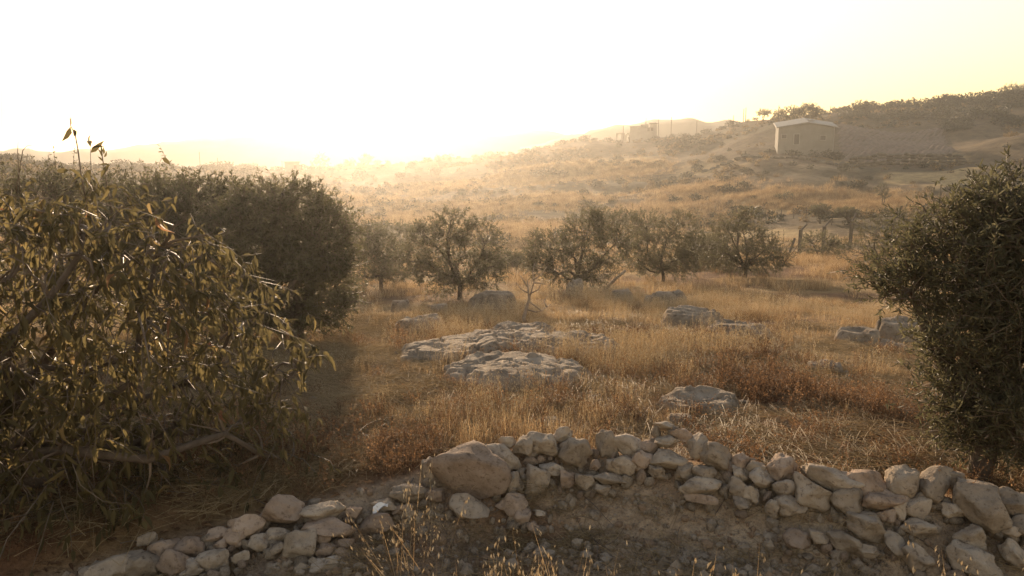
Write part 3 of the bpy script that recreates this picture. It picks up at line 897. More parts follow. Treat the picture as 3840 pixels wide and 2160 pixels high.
# twigs that stick up above the bush
def shoot(label, pts_px, d, leaves, seed, r0=0.005):
    rng = np.random.default_rng(seed)
    p0 = at(*pts_px[0], d)
    root = empty('bush_shoot', p0, label, 'twig')
    mb = MB()
    mb.tube([at(x, y, d) - p0 for x, y in pts_px], list(np.linspace(r0, r0 * 0.4, len(pts_px))), 5)
    mb.build('stem', M['twig'], root, True)
    T, F = LEAF['curved']
    for (x, y, x2, y2, w) in leaves:
        a, b = at(x, y, d) - p0, at(x2, y2, d) - p0
        L = (b - a).length
        D = (b - a).normalized(); B = D.cross(Vector((0.25, 1, 0.1))).normalized(); N = B.cross(D)
        V = [a + D * (t[0] * L) + B * (t[1] * w) + N * (t[2] * L) for t in T]
        lm = MB(); lm.add([tuple(v) for v in V], F, 0.25); lm.build('leaf', M['almond'], root, True)
shoot('leafy shoot standing tallest against the sky above the left bush', [(330, 800), (305, 660), (292, 560), (282, 505), (264, 470), (266, 440)], 5.0,
      [(264, 475, 240, 535, 0.04), (278, 485, 282, 512, 0.03), (275, 485, 288, 512, 0.022), (264, 470, 265, 442, 0.012), (290, 545, 284, 530, 0.01)], 5)
shoot('short leafy shoot on the skyline right of the tall shoot', [(420, 800), (392, 640), (384, 590), (381, 545)], 5.4,
      [(384, 592, 371, 555, 0.018), (382, 575, 379, 545, 0.02), (388, 580, 390, 548, 0.018), (390, 590, 403, 568, 0.018), (385, 605, 369, 585, 0.016)], 6)
shoot('bare forked twig against the sky at the far left', [(75, 720), (66, 570), (68, 530)], 5.2, [], 7, 0.0028)
shoot('thin crooked bare twig against the sky beside the forked twig', [(60, 720), (85, 565), (100, 548), (122, 543)], 5.3, [], 8, 0.0028)

OL = dict(n_sec=55, n_twig=1500, lpt=16, twig_len=0.26, leaf_len=0.06, leaf_w=0.016, kind='diamond', mat='olive', twig_r=0.0035)
# big dark trees behind the bush
tree_px('olive_tree', 'large dark tree behind the leafy bush, its edge dropping to the ground', 1130, 1240, 10.5,
        [(1090, 1050, 210, 210), (1180, 900, 170, 160), (950, 900, 210, 180), (1060, 790, 190, 110), (1240, 960, 110, 120), (1240, 1100, 100, 140), (930, 1110, 200, 150)], 211, **{**OL, 'n_twig': 3400, 'leaf_len': 0.066, 'leaf_w': 0.018}, trunk_r=0.08)
tree_px('olive_tree', 'dark tree rising behind the leafy bush left of the largest dark tree', 720, 1240, 12.0,
        [(700, 900, 240, 200), (540, 810, 200, 140), (850, 830, 180, 130), (700, 1100, 240, 160), (700, 760, 170, 90), (620, 950, 220, 180)], 213, **{**OL, 'n_twig': 3200, 'leaf_len': 0.066, 'leaf_w': 0.018}, trunk_r=0.08)
tree_px('olive_tree', 'dark tree mostly hidden behind the left part of the leafy bush', 250, 1230, 14.0,
        [(250, 850, 250, 190), (40, 790, 230, 150), (420, 820, 200, 150), (250, 1080, 260, 150), (230, 740, 160, 80)], 215, **{**OL, 'n_twig': 1800, 'leaf_w': 0.018}, trunk_r=0.08)
# olive at the right edge
tree_px('olive_tree', 'dark dense olive at the right edge of the field close to the wall', 3700, 1690, 5.4,
        [(3690, 1010, 250, 230), (3830, 830, 150, 150), (3540, 960, 150, 120), (3440, 1050, 150, 80), (3760, 1320, 220, 230), (3890, 1080, 210, 270), (3700, 800, 60, 90), (3600, 1230, 110, 130), (3900, 1500, 190, 200), (3790, 1590, 130, 100), (3700, 1640, 110, 80), (3590, 1420, 110, 130), (3650, 1560, 110, 100), (4160, 1000, 230, 380), (3720, 850, 120, 120)], 221,
        n_sec=150, n_twig=2900, lpt=15, twig_len=0.28, leaf_len=0.05, leaf_w=0.0105, kind='blade', mat='olive', twig_r=0.0022, trunk_r=0.07, fork=0.3)
# row of young olives: uneven crowns that run into each other
tree_px('olive_tree', 'young olive left of the bare sapling with a short forked trunk', 1725, 1120, 16.5,
        [(1640, 930, 130, 100), (1800, 900, 90, 80), (1700, 845, 80, 60), (1540, 985, 90, 70), (1730, 1000, 170, 70), (1850, 980, 60, 60), (1600, 880, 60, 50), (1650, 1060, 90, 50), (1810, 1050, 90, 50)], 231, **OL, trunk_r=0.055)
tree_px('olive_tree', 'young olive with low crown right behind the bare sapling', 2170, 1085, 18.5,
        [(2060, 930, 100, 70), (2190, 860, 90, 80), (2300, 930, 80, 90), (2130, 1000, 130, 80), (2230, 1030, 90, 60), (2010, 985, 60, 60), (2260, 830, 50, 40)], 233, **OL, trunk_r=0.055)
tree_px('olive_tree', 'thin-trunked olive beside the wooden prop', 2482, 1045, 22.5,
        [(2470, 930, 110, 60), (2550, 850, 70, 60), (2430, 860, 60, 50), (2610, 930, 80, 60), (2380, 960, 60, 50), (2520, 980, 100, 40), (2440, 1010, 60, 35), (2560, 1010, 70, 35)], 235, **OL, trunk_r=0.05)
tree_px('olive_tree', 'round dark olive in the row nearest the fence', 2790, 1020, 24.5,
        [(2780, 900, 120, 70), (2880, 930, 80, 70), (2730, 850, 60, 50), (2810, 815, 50, 35), (2830, 975, 110, 50), (2690, 950, 80, 60), (2930, 970, 50, 40), (2740, 1000, 70, 35), (2870, 1005, 70, 30)], 237, **OL, trunk_r=0.055)
tree_px('olive_tree', 'low scrubby olive filling the gap left of the round dark olive', 2660, 1030, 29.0,
        [(2650, 930, 80, 50), (2600, 960, 60, 40), (2700, 970, 60, 40)], 2391, **{**OL, 'leaf_len': 0.075, 'leaf_w': 0.02, 'n_twig': 800}, trunk_r=0.05)
tree_px('olive_tree', 'hazy olive beside the right edge of the largest dark tree', 1430, 1090, 19.0,
        [(1430, 960, 90, 90), (1380, 900, 80, 70), (1470, 1010, 90, 60), (1350, 1000, 80, 80)], 2393, **{**OL, 'n_twig': 1000}, trunk_r=0.05)
tree_px('olive_tree', 'hazy bush farther back right of the young olive with forked trunk', 1900, 1030, 27.0,
        [(1890, 975, 70, 40), (1960, 985, 60, 35), (1840, 990, 60, 30)], 2395, **{**OL, 'leaf_len': 0.075, 'leaf_w': 0.02, 'n_twig': 600}, trunk_r=0.05)
tree_px('olive_tree', 'hazy olive farther back between the two young olives', 2330, 960, 34.0,
        [(2330, 850, 100, 60), (2250, 830, 80, 50), (2420, 840, 80, 50)], 239, **{**OL, 'leaf_len': 0.09, 'leaf_w': 0.022, 'n_twig': 600}, trunk_r=0.06)
tree_px('olive_tree', 'olive farther back in the haze left of the row of young olives', 1480, 980, 36.0,
        [(1480, 890, 110, 60), (1400, 900, 70, 50), (1560, 880, 70, 45)], 241, **{**OL, 'leaf_len': 0.09, 'leaf_w': 0.022, 'n_twig': 600}, trunk_r=0.06)
tree_px('olive_tree', 'low olive bush below the cranked fence posts', 3060, 965, 38.0,
        [(3070, 915, 70, 45), (3130, 930, 50, 35)], 243, **{**OL, 'leaf_len': 0.08, 'leaf_w': 0.02, 'n_twig': 400}, trunk_r=0.05)
tree_px('olive_tree', 'olive bush left of the big olive at the right edge', 3290, 1010, 30.0,
        [(3290, 880, 90, 70), (3370, 850, 90, 70), (3230, 950, 80, 60), (3350, 950, 90, 70)], 245, **{**OL, 'leaf_len': 0.07, 'n_twig': 700}, trunk_r=0.06)
SM = {**OL, 'leaf_len': 0.11, 'leaf_w': 0.035, 'n_twig': 260, 'n_sec': 20, 'lpt': 12, 'twig_len': 0.3, 'twig_r': 0.008}
tree_px('small_tree', 'small umbrella-shaped tree on the yellow stubble beyond the fence', 3178, 855, 60.0, [(3172, 795, 38, 16), (3150, 800, 22, 12), (3195, 802, 20, 10)], 247, **SM, trunk_r=0.08)
tree_px('small_tree', 'small bushy tree on the yellow stubble left of the umbrella-shaped tree', 3075, 830, 62.0, [(3078, 785, 36, 18), (3060, 792, 22, 14)], 249, **SM, trunk_r=0.07)
tree_px('small_tree', 'small sparse tree on the grey slope below the terrace wall', 3308, 762, 76.0, [(3308, 712, 20, 22), (3318, 730, 16, 14)], 251, **{**SM, 'n_twig': 120}, trunk_r=0.07)
tree_px('small_tree', 'thin bare-looking tree at the left of the yellow stubble', 2944, 762, 78.0, [(2944, 732, 32, 12), (2925, 738, 18, 8)], 253, **{**SM, 'n_twig': 70}, trunk_r=0.06)
SK = {**SM, 'leaf_len': 0.26, 'leaf_w': 0.09, 'n_twig': 260, 'twig_len': 0.8, 'twig_r': 0.02, 'lpt': 10}
tree_px('skyline_tree', 'feathery pale tree on the skyline beside the flat-roofed block', 1200, 640, 185.0, [(1205, 598, 26, 22), (1180, 615, 18, 16), (1222, 612, 18, 18)], 255, **{**SK, 'n_twig': 150}, trunk_r=0.15)
tree_px('skyline_tree', 'smaller feathery tree on the skyline right of the feathery pale tree', 1310, 640, 188.0, [(1312, 612, 22, 14), (1290, 622, 14, 10)], 257, **{**SK, 'n_twig': 110}, trunk_r=0.15)
tree_px('skyline_tree', 'rounded tree on the brightest part of the skyline', 1372, 636, 190.0, [(1372, 596, 26, 18), (1368, 618, 18, 16)], 259, **SK, trunk_r=0.15)
tree_px('skyline_tree', 'spiky tree behind the left half of the farmhouse roof', 2945, 470, 138.0, [(2950, 425, 24, 22), (2915, 432, 16, 12), (2975, 430, 16, 14)], 261, **{**SK, 'n_twig': 200}, trunk_r=0.13)
tree_px('skyline_tree', 'broad rounded tree behind the right half of the farmhouse roof', 3030, 470, 140.0, [(3030, 418, 36, 22), (3060, 425, 22, 16), (2998, 425, 22, 14)], 263, **{**SK, 'n_twig': 420}, trunk_r=0.15)
tree_px('skyline_tree', 'small gappy tree on the crest left of the farmhouse', 2862, 440, 165.0, [(2855, 424, 14, 8), (2875, 424, 12, 8)], 265, **{**SK, 'n_twig': 110}, trunk_r=0.12)
tree_px('skyline_tree', 'largest dark tree crowning the hilltop at the right edge', 3790, 372, 190.0, [(3790, 345, 36, 20), (3830, 342, 30, 20), (3768, 358, 22, 14)], 267, **{**SK, 'n_twig': 420}, trunk_r=0.15)

# bare sapling
def sapling():
    b = ground(1972, 1228)
    d = math.hypot(b.x, b.y)
    rng = np.random.default_rng(4)
    root = empty('bare_sapling', b, 'bare pale-barked sapling behind the central outcrop', 'tree')
    P = lambda x, y, o=0.0: np.array(at(x, y, d + o)) - np.array(b)
    t = MB(); t.tube([P(1972, 1232), P(1964, 1190), P(1972, 1165), P(1985, 1120), P(1980, 1080), P(1978, 1050)], [0.036, 0.030, 0.027, 0.022, 0.014, 0.007], 8)
    t.build('trunk', M['bark_pale'], root, True)
    br = [[(1985, 1120), (2002, 1060), (1998, 1020), (2006, 985)], [(1978, 1075), (1960, 1045), (1948, 1030)], [(1984, 1130), (2030, 1165), (2052, 1150), (2064, 1140)], [(1976, 1160), (2010, 1170), (2040, 1165)],
          [(1998, 1050), (2030, 1030), (2050, 1000)], [(1990, 1100), (2020, 1085), (2034, 1050)], [(2002, 1060), (2025, 1062), (2060, 1070)], [(1984, 1100), (1955, 1085), (1935, 1060)], [(2050, 1150), (2040, 1130), (2055, 1110)]]
    for k, q in enumerate(br):
        m = MB(); o = rng.uniform(-0.25, 0.25)
        m.tube([P(x, y, o * i / len(q)) for i, (x, y) in enumerate(q)], list(np.linspace(0.014, 0.004, len(q))), 5)
        m.build('branch', M['bark_pale'], root, True)
sapling()

# ------------------------------------------------------------------ hillside shrubs
def shrub_mesh(seed, n=420, size=0.13):
    rng = np.random.default_rng(seed)
    lob = [((rng.uniform(-0.35, 0.35), rng.uniform(-0.3, 0.3), rng.uniform(0.25, 0.6)), (rng.uniform(0.35, 0.6), rng.uniform(0.35, 0.55), rng.uniform(0.25, 0.45))) for _ in range(5)]
    P, U, _ = in_ellipsoids(rng, lob, n, 0.5)
    P[:, 2] = np.abs(P[:, 2])
    D = U + rng.normal(size=U.shape) * 0.7
    L = size * rng.uniform(0.6, 1.6, n)
    return leaves_mesh('shrub', P, D, L, L * rng.uniform(0.4, 0.7, n), rng, 'diamond', M['shrub'])
SHR = [shrub_mesh(300 + k) for k in range(8)]
rs = random.Random(12)
def shrub(px, py, d, hpx, label, group, name='hillside_shrub', wide=1.2, base=None):
    r = ray(px, py)
    x, y = r.x * d, r.y * d
    s = hpx * d / FPX
    o = link_mesh(name, rs.choice(SHR), None, (x, y, Hs(x, y) - 0.08 * s), (0, 0, rs.uniform(0, 6.28)), (s * wide * rs.uniform(0.85, 1.2), s * wide * rs.uniform(0.85, 1.2), s))
    tag(o, label, 'shrub', group)
def skyline(px):
    r = ray(px, 600)
    d = np.arange(60, 240, 1.0)
    z = (H(r.x * d, r.y * d) - ZC) / d
    k = int(np.argmax(z))
    return d[k]
def shrub_on(px, py, hpx, label, group, wide=1.2):
    g = ground(px, py, 30)
    d = math.hypot(g.x, g.y)
    if d > 199: d = skyline(px)
    shrub(px, py, d, hpx, label, group, wide=wide)
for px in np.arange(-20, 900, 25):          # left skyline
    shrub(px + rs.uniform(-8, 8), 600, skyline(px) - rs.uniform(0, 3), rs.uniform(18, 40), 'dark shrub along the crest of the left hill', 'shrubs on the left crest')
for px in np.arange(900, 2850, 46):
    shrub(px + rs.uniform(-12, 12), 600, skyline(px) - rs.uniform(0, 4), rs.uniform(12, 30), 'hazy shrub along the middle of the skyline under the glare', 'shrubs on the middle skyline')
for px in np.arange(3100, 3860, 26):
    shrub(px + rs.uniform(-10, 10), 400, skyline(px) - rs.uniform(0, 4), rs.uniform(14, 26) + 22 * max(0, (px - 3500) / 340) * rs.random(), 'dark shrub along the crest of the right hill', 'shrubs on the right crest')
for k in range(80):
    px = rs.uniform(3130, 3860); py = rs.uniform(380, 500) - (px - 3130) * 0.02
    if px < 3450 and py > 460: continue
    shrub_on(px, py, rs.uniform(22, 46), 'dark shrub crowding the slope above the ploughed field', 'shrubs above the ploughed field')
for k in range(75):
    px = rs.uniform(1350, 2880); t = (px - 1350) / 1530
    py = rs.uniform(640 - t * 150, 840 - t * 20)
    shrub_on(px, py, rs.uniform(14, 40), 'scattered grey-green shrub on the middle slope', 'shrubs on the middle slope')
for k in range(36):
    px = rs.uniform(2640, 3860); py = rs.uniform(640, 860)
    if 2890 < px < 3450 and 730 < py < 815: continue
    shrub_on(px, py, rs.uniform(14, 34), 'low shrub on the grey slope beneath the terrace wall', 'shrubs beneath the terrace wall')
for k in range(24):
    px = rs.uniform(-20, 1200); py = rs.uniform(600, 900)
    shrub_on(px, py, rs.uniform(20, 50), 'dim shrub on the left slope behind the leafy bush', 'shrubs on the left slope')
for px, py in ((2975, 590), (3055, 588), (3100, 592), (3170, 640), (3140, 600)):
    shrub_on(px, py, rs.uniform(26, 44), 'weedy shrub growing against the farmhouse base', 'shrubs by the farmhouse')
# ------------------------------------------------------------------ farm buildings
def part(mb, name, mat, parent): return mb.build(name, M[mat], parent)
def farmhouse():
    d = 115.0
    s = d / FPX * 1.0
    pL, pR = at(2914, 590, d), at(3124, 590, d)
    zb = min(Hs(pL.x, pL.y), Hs(pR.x, pR.y)) - 0.3
    c = (pL + pR) / 2
    W = (pR - pL).length
    ze, za = at(2914, 481, d).z, at(3026, 462, d).z
    Ld = 6.0
    root = empty('farmhouse', (c.x, c.y, zb), 'plastered farmhouse with a low gable roof, two small windows and a door', 'house', rz=math.atan2(pR.y - pL.y, pR.x - pL.x) + R(6))
    h, ha = ze - zb, za - zb
    ax = 0.03 * W
    def prism(mb, x0, x1, xa, y0, y1, z0, h0, ha, rise=0.0):
        V = [(x0, y0, z0), (x1, y0, z0), (x1, y0, h0), (xa, y0, ha), (x0, y0, h0), (x0, y1, z0), (x1, y1, z0), (x1, y1, h0 + rise), (xa, y1, ha + rise), (x0, y1, h0 + rise)]
        mb.add(V, [(0, 1, 2, 3, 4), (9, 8, 7, 6, 5), (0, 4, 9, 5), (1, 6, 7, 2), (4, 3, 8, 9), (3, 2, 7, 8), (0, 5, 6, 1)])
    mb = MB(); prism(mb, -W / 2, W / 2, ax, 0, Ld, 0, h, ha, 0.9); part(mb, 'wall', 'render', root)
    def slab(x0, z0, x1, z1, y0, y1, rise, t):
        m = MB()
        V = [(x0, y0, z0), (x1, y0, z1), (x1, y1, z1 + rise), (x0, y1, z0 + rise)]
        m.add([(a, b, cz + 0.03) for a, b, cz in V] + [(a, b, cz + 0.03 + t) for a, b, cz in V], [(3, 2, 1, 0), (4, 5, 6, 7), (0, 1, 5, 4), (1, 2, 6, 5), (2, 3, 7, 6), (3, 0, 4, 7)])
        return m
    rl = part(slab(-W / 2 - 0.35, h - 0.05, ax, ha, -0.25, Ld + 0.2, 0.97, 0.14), 'roof', 'roof', root)
    tag(rl, 'pale left roof slope')
    part(slab(ax + 0.01, ha, W / 2 + 0.45, h - 0.06, -0.25, Ld + 0.2, 0.97, 0.10), 'roof', 'concrete', root)
    rng = random.Random(2)
    for k in range(5):
        m = MB(); m.box((ax - 0.5 + k * 0.35, 0.4 + rng.uniform(0, 3.4), ha + 0.35 + rng.uniform(0, 0.25)), (rng.uniform(0.4, 0.9), 0.5, 0.06), rng.uniform(-0.6, 0.6))
        part(m, 'loose_roof_sheet', 'stone_pale', root)
    def opening(px, py, w, hh, nm):
        p = at(px, py, d)
        x = (px - 3019) * s; z = p.z - zb
        m = MB(); m.box((x, 0.02, z), (w, 0.16, hh)); o = part(m, nm, 'dark', root)
        for dx, dz, sx, sz in ((-w / 2 - 0.05, 0, 0.10, hh + 0.2), (w / 2 + 0.05, 0, 0.10, hh + 0.2), (0, hh / 2 + 0.05, w, 0.10), (0, -hh / 2 - 0.05, w, 0.10)):
            if nm == 'door' and dz < 0: continue
            m = MB(); m.box((x + dx, -0.06, z + dz), (sx, 0.10, sz)); part(m, 'frame', 'concrete', o)
    opening(2948, 512, 0.62, 0.5, 'window'); opening(3073, 517, 0.68, 0.58, 'window'); opening(2989, 522, 0.66, 1.35, 'door')
    m = MB(); m.box((W / 2 - 0.05, -0.04, h / 2), (0.1, 0.1, h)); part(m, 'corner_pipe', 'concrete', root)
farmhouse()

def block_house():
    d = 172.0
    s = d / FPX
    g = at(2410, 510, d)
    zb = Hs(g.x, g.y) - 0.4
    X = lambda px: (px - 2410) * s
    Z = lambda py: at(2410, py, d).z - zb
    root = empty('concrete_house', (g.x, g.y, zb), 'unfinished concrete house with a stair tower on the hazy crest', 'house', rz=-math.atan2(g.x, g.y))
    m = MB(); m.box(((X(2365) + X(2436)) / 2, 2.5, Z(476) / 2), (X(2436) - X(2365), 5, Z(476))); part(m, 'wall', 'concrete', root)
    m = MB(); m.box(((X(2362) + X(2400)) / 2, 2.5, Z(474)), (X(2400) - X(2362), 5.4, 0.22)); part(m, 'roof_slab', 'concrete', root)
    m = MB(); m.box((X(2415), 2.2, Z(470)), (X(2428) - X(2402), 3.0, 0.5)); part(m, 'parapet', 'concrete', root)
    m = MB(); m.box(((X(2436) + X(2460)) / 2, 2.3, Z(462) / 2), (X(2460) - X(2436) - 0.01, 3.0, Z(462))); tw = part(m, 'stair_tower', 'concrete', root)
    m = MB()
    x0, x1, z0, z1 = X(2432), X(2463), Z(461.5), Z(456)
    m.add([(x0, 0.4, z0), (x1, 0.4, z0), (x1, 4.2, z0), (x0, 4.2, z0), ((x0 + x1) / 2, 2.3, z1)], [(0, 1, 4), (1, 2, 4), (2, 3, 4), (3, 0, 4), (3, 2, 1, 0)])
    part(m, 'tower_roof', 'concrete', tw)
    for px, py in ((2430, 486), (2443, 484)):
        m = MB(); m.box((X(px), -0.02 if px < 2436 else 0.78, Z(py)), (0.55, 0.12, 0.75)); part(m, 'window', 'dark', root)
    fr = empty('concrete_pergola', (g.x, g.y, zb), 'open concrete frame of posts left of the unfinished house', 'frame', rz=-math.atan2(g.x, g.y))
    zz = Z(501)
    for px in (2316, 2335, 2343):
        m = MB(); m.box((X(px), 2, zz / 2 - 0.5), (0.28, 0.28, zz + 1)); part(m, 'post', 'concrete', fr)
    m = MB(); m.box(((X(2314) + X(2345)) / 2, 2, zz + 0.1), (X(2345) - X(2314), 0.4, 0.24)); part(m, 'beam', 'concrete', fr)
    for px in (2349, 2362):
        m = MB(); m.box((X(px), 3, Z(505) / 2 - 0.5), (0.3, 0.3, Z(505) + 1)); part(m, 'post', 'concrete', fr)
    m = MB(); m.tube([(X(2349), 3, Z(505)), (X(2351), 3, Z(500)), (X(2355.5), 3, Z(498)), (X(2360), 3, Z(500)), (X(2362), 3, Z(505))], 0.15, 6); part(m, 'arch', 'concrete', fr)
block_house()

def flat_block(name, label, px0, px1, py0, py1, d, roof=0.25):
    a, b = at(px0, py1, d), at(px1, py1, d)
    c = (a + b) / 2
    zt = at(px0, py0, d).z
    zb = Hs(c.x, c.y) - 0.6
    w = (b - a).length
    root = empty(name, (c.x, c.y, zb), label, 'house', rz=-math.atan2(c.x, c.y))
    m = MB(); m.box((0, w * 0.4, (zt - zb) / 2), (w, w * 0.8, zt - zb)); part(m, 'wall', 'concrete', root)
    m = MB(); m.box((0, w * 0.4, zt - zb + 0.09), (w + 2 * roof, w * 0.8 + 2 * roof, 0.18)); part(m, 'roof', 'concrete', root)
    m = MB(); m.box((w * 0.2, -0.02, (zt - zb) * 0.62), (w * 0.18, 0.1, (zt - zb) * 0.3)); part(m, 'window', 'dark', root)
flat_block('small_block', 'flat-roofed block on the skyline left of the brightest glare', 1068, 1124, 609, 634, 160)
flat_block('hilltop_hut', 'tiny hut with overhanging roof on the right hilltop', 3308, 3338, 401, 418, 182, 0.3)

# poles on the skyline
def pole(label, px, y0, y1, d, r=0.09, bar=False):
    t, b = at(px, y0, d), at(px, y1, d)
    zb = Hs(b.x, b.y) - 0.5
    root = empty('utility_pole', (b.x, b.y, zb), label, 'pole', 'thin poles along the skyline')
    m = MB(); m.tube([(0, 0, 0), (0, 0, t.z - zb)], [r, r * 0.7], 6); part(m, 'shaft', 'metal', root)
    if bar:
        m = MB(); m.box((0, 0, t.z - zb - 0.5), (1.2, 0.1, 0.1)); part(m, 'crossarm', 'metal', root)
for a in [('pole rising over the roof of the unfinished concrete house', 2422, 440, 468, 173), ('pole just right of the stair tower', 2469, 446, 488, 172), ('tall pole between two skyline shrubs right of the unfinished house', 2517, 439, 478, 170),
          ('pole standing at the open concrete frame', 2337, 469, 510, 171), ('faint short pole on the crest right of the tall pole', 2613, 454, 472, 168), ('lone short pole halfway up the crest', 2750, 433, 452, 166),
          ('left pole of the close pair left of the farmhouse', 2788, 408, 442, 165), ('right pole of the close pair left of the farmhouse', 2796, 404, 440, 165), ('thin pole beside the spiky tree behind the farmhouse', 2919, 396, 440, 137),
          ('thin pole on the bare crest right of the farmhouse', 3114, 398, 418, 172), ('short post on the crest left of the unfinished house', 2200, 512, 540, 178),
          ('pole on the left hill crest', 818, 592, 640, 155), ('faint lattice pole left of the left hill crest pole', 752, 570, 640, 158), ('pole beside the flat-roofed block', 1059, 604, 640, 159)]:
    pole(*a)

# ploughed field with furrows, above the terrace wall
def ploughed():
    mb = MB()
    nu, nv = 190, 60
    quad = [at(3130, 600, 113), at(3620, 590, 113), at(3560, 480, 148), at(3120, 470, 148)]
    q = [np.array((p.x, p.y)) for p in quad]
    V, Rr = [], []
    for j in range(nv):
        for i in range(nu):
            u, v = i / (nu - 1), j / (nv - 1)
            p = (q[0] * (1 - u) + q[1] * u) * (1 - v) + (q[3] * (1 - u) + q[2] * u) * v
            edge = min(u, 1 - u, v, 1 - v) * 12
            k = min(1, edge)
            row = (u * 40 - v * 22 + float(vnoise(np.array([p[0] * 0.3]), np.array([p[1] * 0.3]), 4)[0]) * 0.8)
            z = Hs(p[0], p[1]) + k * (0.10 + 0.11 * math.sin(row * math.pi)) - (1 - k) * 0.3
            V.append((p[0], p[1], z)); Rr.append(0.5)
    mb.add(V, [(j * nu + i, j * nu + i + 1, (j + 1) * nu + i + 1, (j + 1) * nu + i) for j in range(nv - 1) for i in range(nu - 1)], np.array(Rr))
    tag(mb.build('ploughed_field', M['plough'], smoothf=True), kind='structure')
M['plough'] = solid_mat('ploughed soil', [(0.35, (0.14, 0.098, 0.068)), (0.65, (0.21, 0.155, 0.11))], 0.9, 1, 0.5, 6, bdist=0.1)
ploughed()

M['wallstone'] = solid_mat('dark wall stones', [(0.3, (0.10, 0.085, 0.062)), (0.7, (0.19, 0.16, 0.118))], 3, 1, 0.4, 10, rand=0.3)
def terrace(name, label, pts, h, d, seed):
    """drystone terrace wall: courses of blocks that follow the slope"""
    root = None
    rng = random.Random(seed)
    P = []
    for px, py in pts:
        P.append(at(px, py, d))
    c = P[len(P) // 2]
    root = empty(name, (c.x, c.y, Hs(c.x, c.y)), label, 'stone wall')
    root['kind'] = 'thing'
    meshes = [rock_mesh('block', 5000 + seed + k, (1, 1, 1), 2, 'wallstone', cuts=8, lo=0.5, hi=0.75, amp=0.1) for k in range(6)]
    tot = [0]
    for a, b in zip(P[:-1], P[1:]): tot.append(tot[-1] + math.hypot(b.x - a.x, b.y - a.y))
    rows = max(1, int(round(h / 0.42)))
    for k in range(rows):
        t = rng.uniform(0, 0.3)
        while t < tot[-1]:
            w = rng.uniform(0.55, 1.1)
            x = np.interp(t + w / 2, tot, [p.x for p in P]); y = np.interp(t + w / 2, tot, [p.y for p in P])
            z = Hs(x, y) + (k + 0.35 + rng.uniform(-0.28, 0.28)) * h / rows
            o = link_mesh('block', rng.choice(meshes), root, (x - root.location.x, y - root.location.y, z - root.location.z), (rng.uniform(-0.08, 0.08), rng.uniform(-0.08, 0.08), -math.atan2(x, y) + rng.uniform(-0.1, 0.1)), (w * 1.2, 0.6, h / rows * rng.uniform(1.2, 1.7)))
            t += w
terrace('terrace_wall', 'grey terrace wall holding the ploughed field above the slope', [(3180, 640), (3330, 650), (3460, 650), (3600, 645)], 1.5, 108, 3)
terrace('terrace_kerb', 'low line of stones edging the track below the farmhouse', [(2630, 640), (2760, 622), (2900, 606), (3100, 612), (3180, 632)], 0.4, 109, 8)

# fence of cranked posts, with a brace
M['post'] = solid_mat('weathered posts', [(0.3, (0.10, 0.08, 0.06)), (0.7, (0.18, 0.145, 0.11))], 8, 0.9, 0.2, 30)
def fence():
    base = at(2995, 968, 41)
    root = empty('post_fence', (base.x, base.y, Hs(base.x, base.y)), 'fence of posts with cranked tops behind the grassy bank', 'fence')
    tops = []
    for (px, by, ky, ax, ay, d, two) in [(2996, 972, 862, 3031, 842, 41, 0), (3085, 950, 850, 3119, 827, 43, 0), (3186, 945, 832, 3217, 801, 44, 1), (3344, 930, 808, 3391, 775, 45, 0)]:
        b, k, a = at(px, by, d), at(px + 3, ky, d), at(ax, ay, d)
        zb = Hs(b.x, b.y) - 0.3
        o = root.location
        m = MB(); m.box((b.x - o.x, b.y - o.y, (zb + k.z) / 2 - o.z), (0.13, 0.13, k.z - zb), 0.3); po = part(m, 'post', 'post', root)
        dx = a.x - k.x
        m = MB(); m.tube([(b.x - o.x, b.y - o.y, k.z - o.z - 0.02), (b.x + dx - o.x, b.y + 0.2 - o.y, a.z - o.z)], 0.05, 6); part(m, 'cranked_arm', 'post', po)
        if two:
            m = MB(); m.tube([(b.x - o.x, b.y - o.y, k.z - o.z - 0.02), (b.x - dx * 0.7 - o.x, b.y + 0.1 - o.y, a.z - o.z - 0.2)], 0.045, 6); part(m, 'cranked_arm', 'post', po)
        tops.append((b.x - o.x, b.y - o.y, zb - o.z, k.z - o.z))
    b = at(2953, 972, 41); t = at(2981, 893, 41); o = root.location
    m = MB(); m.tube([(b.x - o.x, b.y - o.y, Hs(b.x, b.y) - 0.1 - o.z), (t.x - o.x, t.y - o.y, t.z - o.z)], 0.06, 6); part(m, 'brace', 'post', root)
    for f in (0.35, 0.65, 0.95):
        for p, q in zip(tops[:-1], tops[1:]):
            m = MB(); A = Vector((p[0], p[1] - 0.08, p[2] + (p[3] - p[2]) * f)); B = Vector((q[0], q[1] - 0.08, q[2] + (q[3] - q[2]) * f))
            m.tube([A, (A + B) / 2 - Vector((0, 0, 0.06)), B], 0.006, 4); part(m, 'wire', 'metal', root)
fence()
# stakes on the stubble and a leaning wooden prop in the grass
for k, (lab, px, y0, y1, d) in enumerate([('leftmost thin stake at the edge of the yellow stubble', 2930, 775, 800, 68), ('second thin stake at the edge of the yellow stubble', 2975, 778, 806, 67), ('third and tallest thin stake at the edge of the yellow stubble', 3022, 780, 812, 66), ('forked stick standing near the small bushy tree', 3118, 795, 838, 60)]):
    t, b = at(px, y0, d), at(px, y1, d)
    m = MB(); zb = Hs(b.x, b.y) - 0.2
    m.tube([(0, 0, 0), (0.03, 0, (t.z - zb) * 0.5), (0.0, 0, t.z - zb)], [0.035, 0.03, 0.02], 5)
    tag(m.build('wooden_stake', M['bark'], loc=(b.x, b.y, zb)), lab, 'stake', 'stakes on the stubble')
b, t = ground(2262, 1088), at(2345, 1015, 19.5)
m = MB(); m.tube([(0, 0, -0.05), ((t.x - b.x) * 0.5, (t.y - b.y) * 0.5, (t.z - b.z) * 0.52), (t.x - b.x, t.y - b.y, t.z - b.z)], [0.05, 0.042, 0.035], 7)
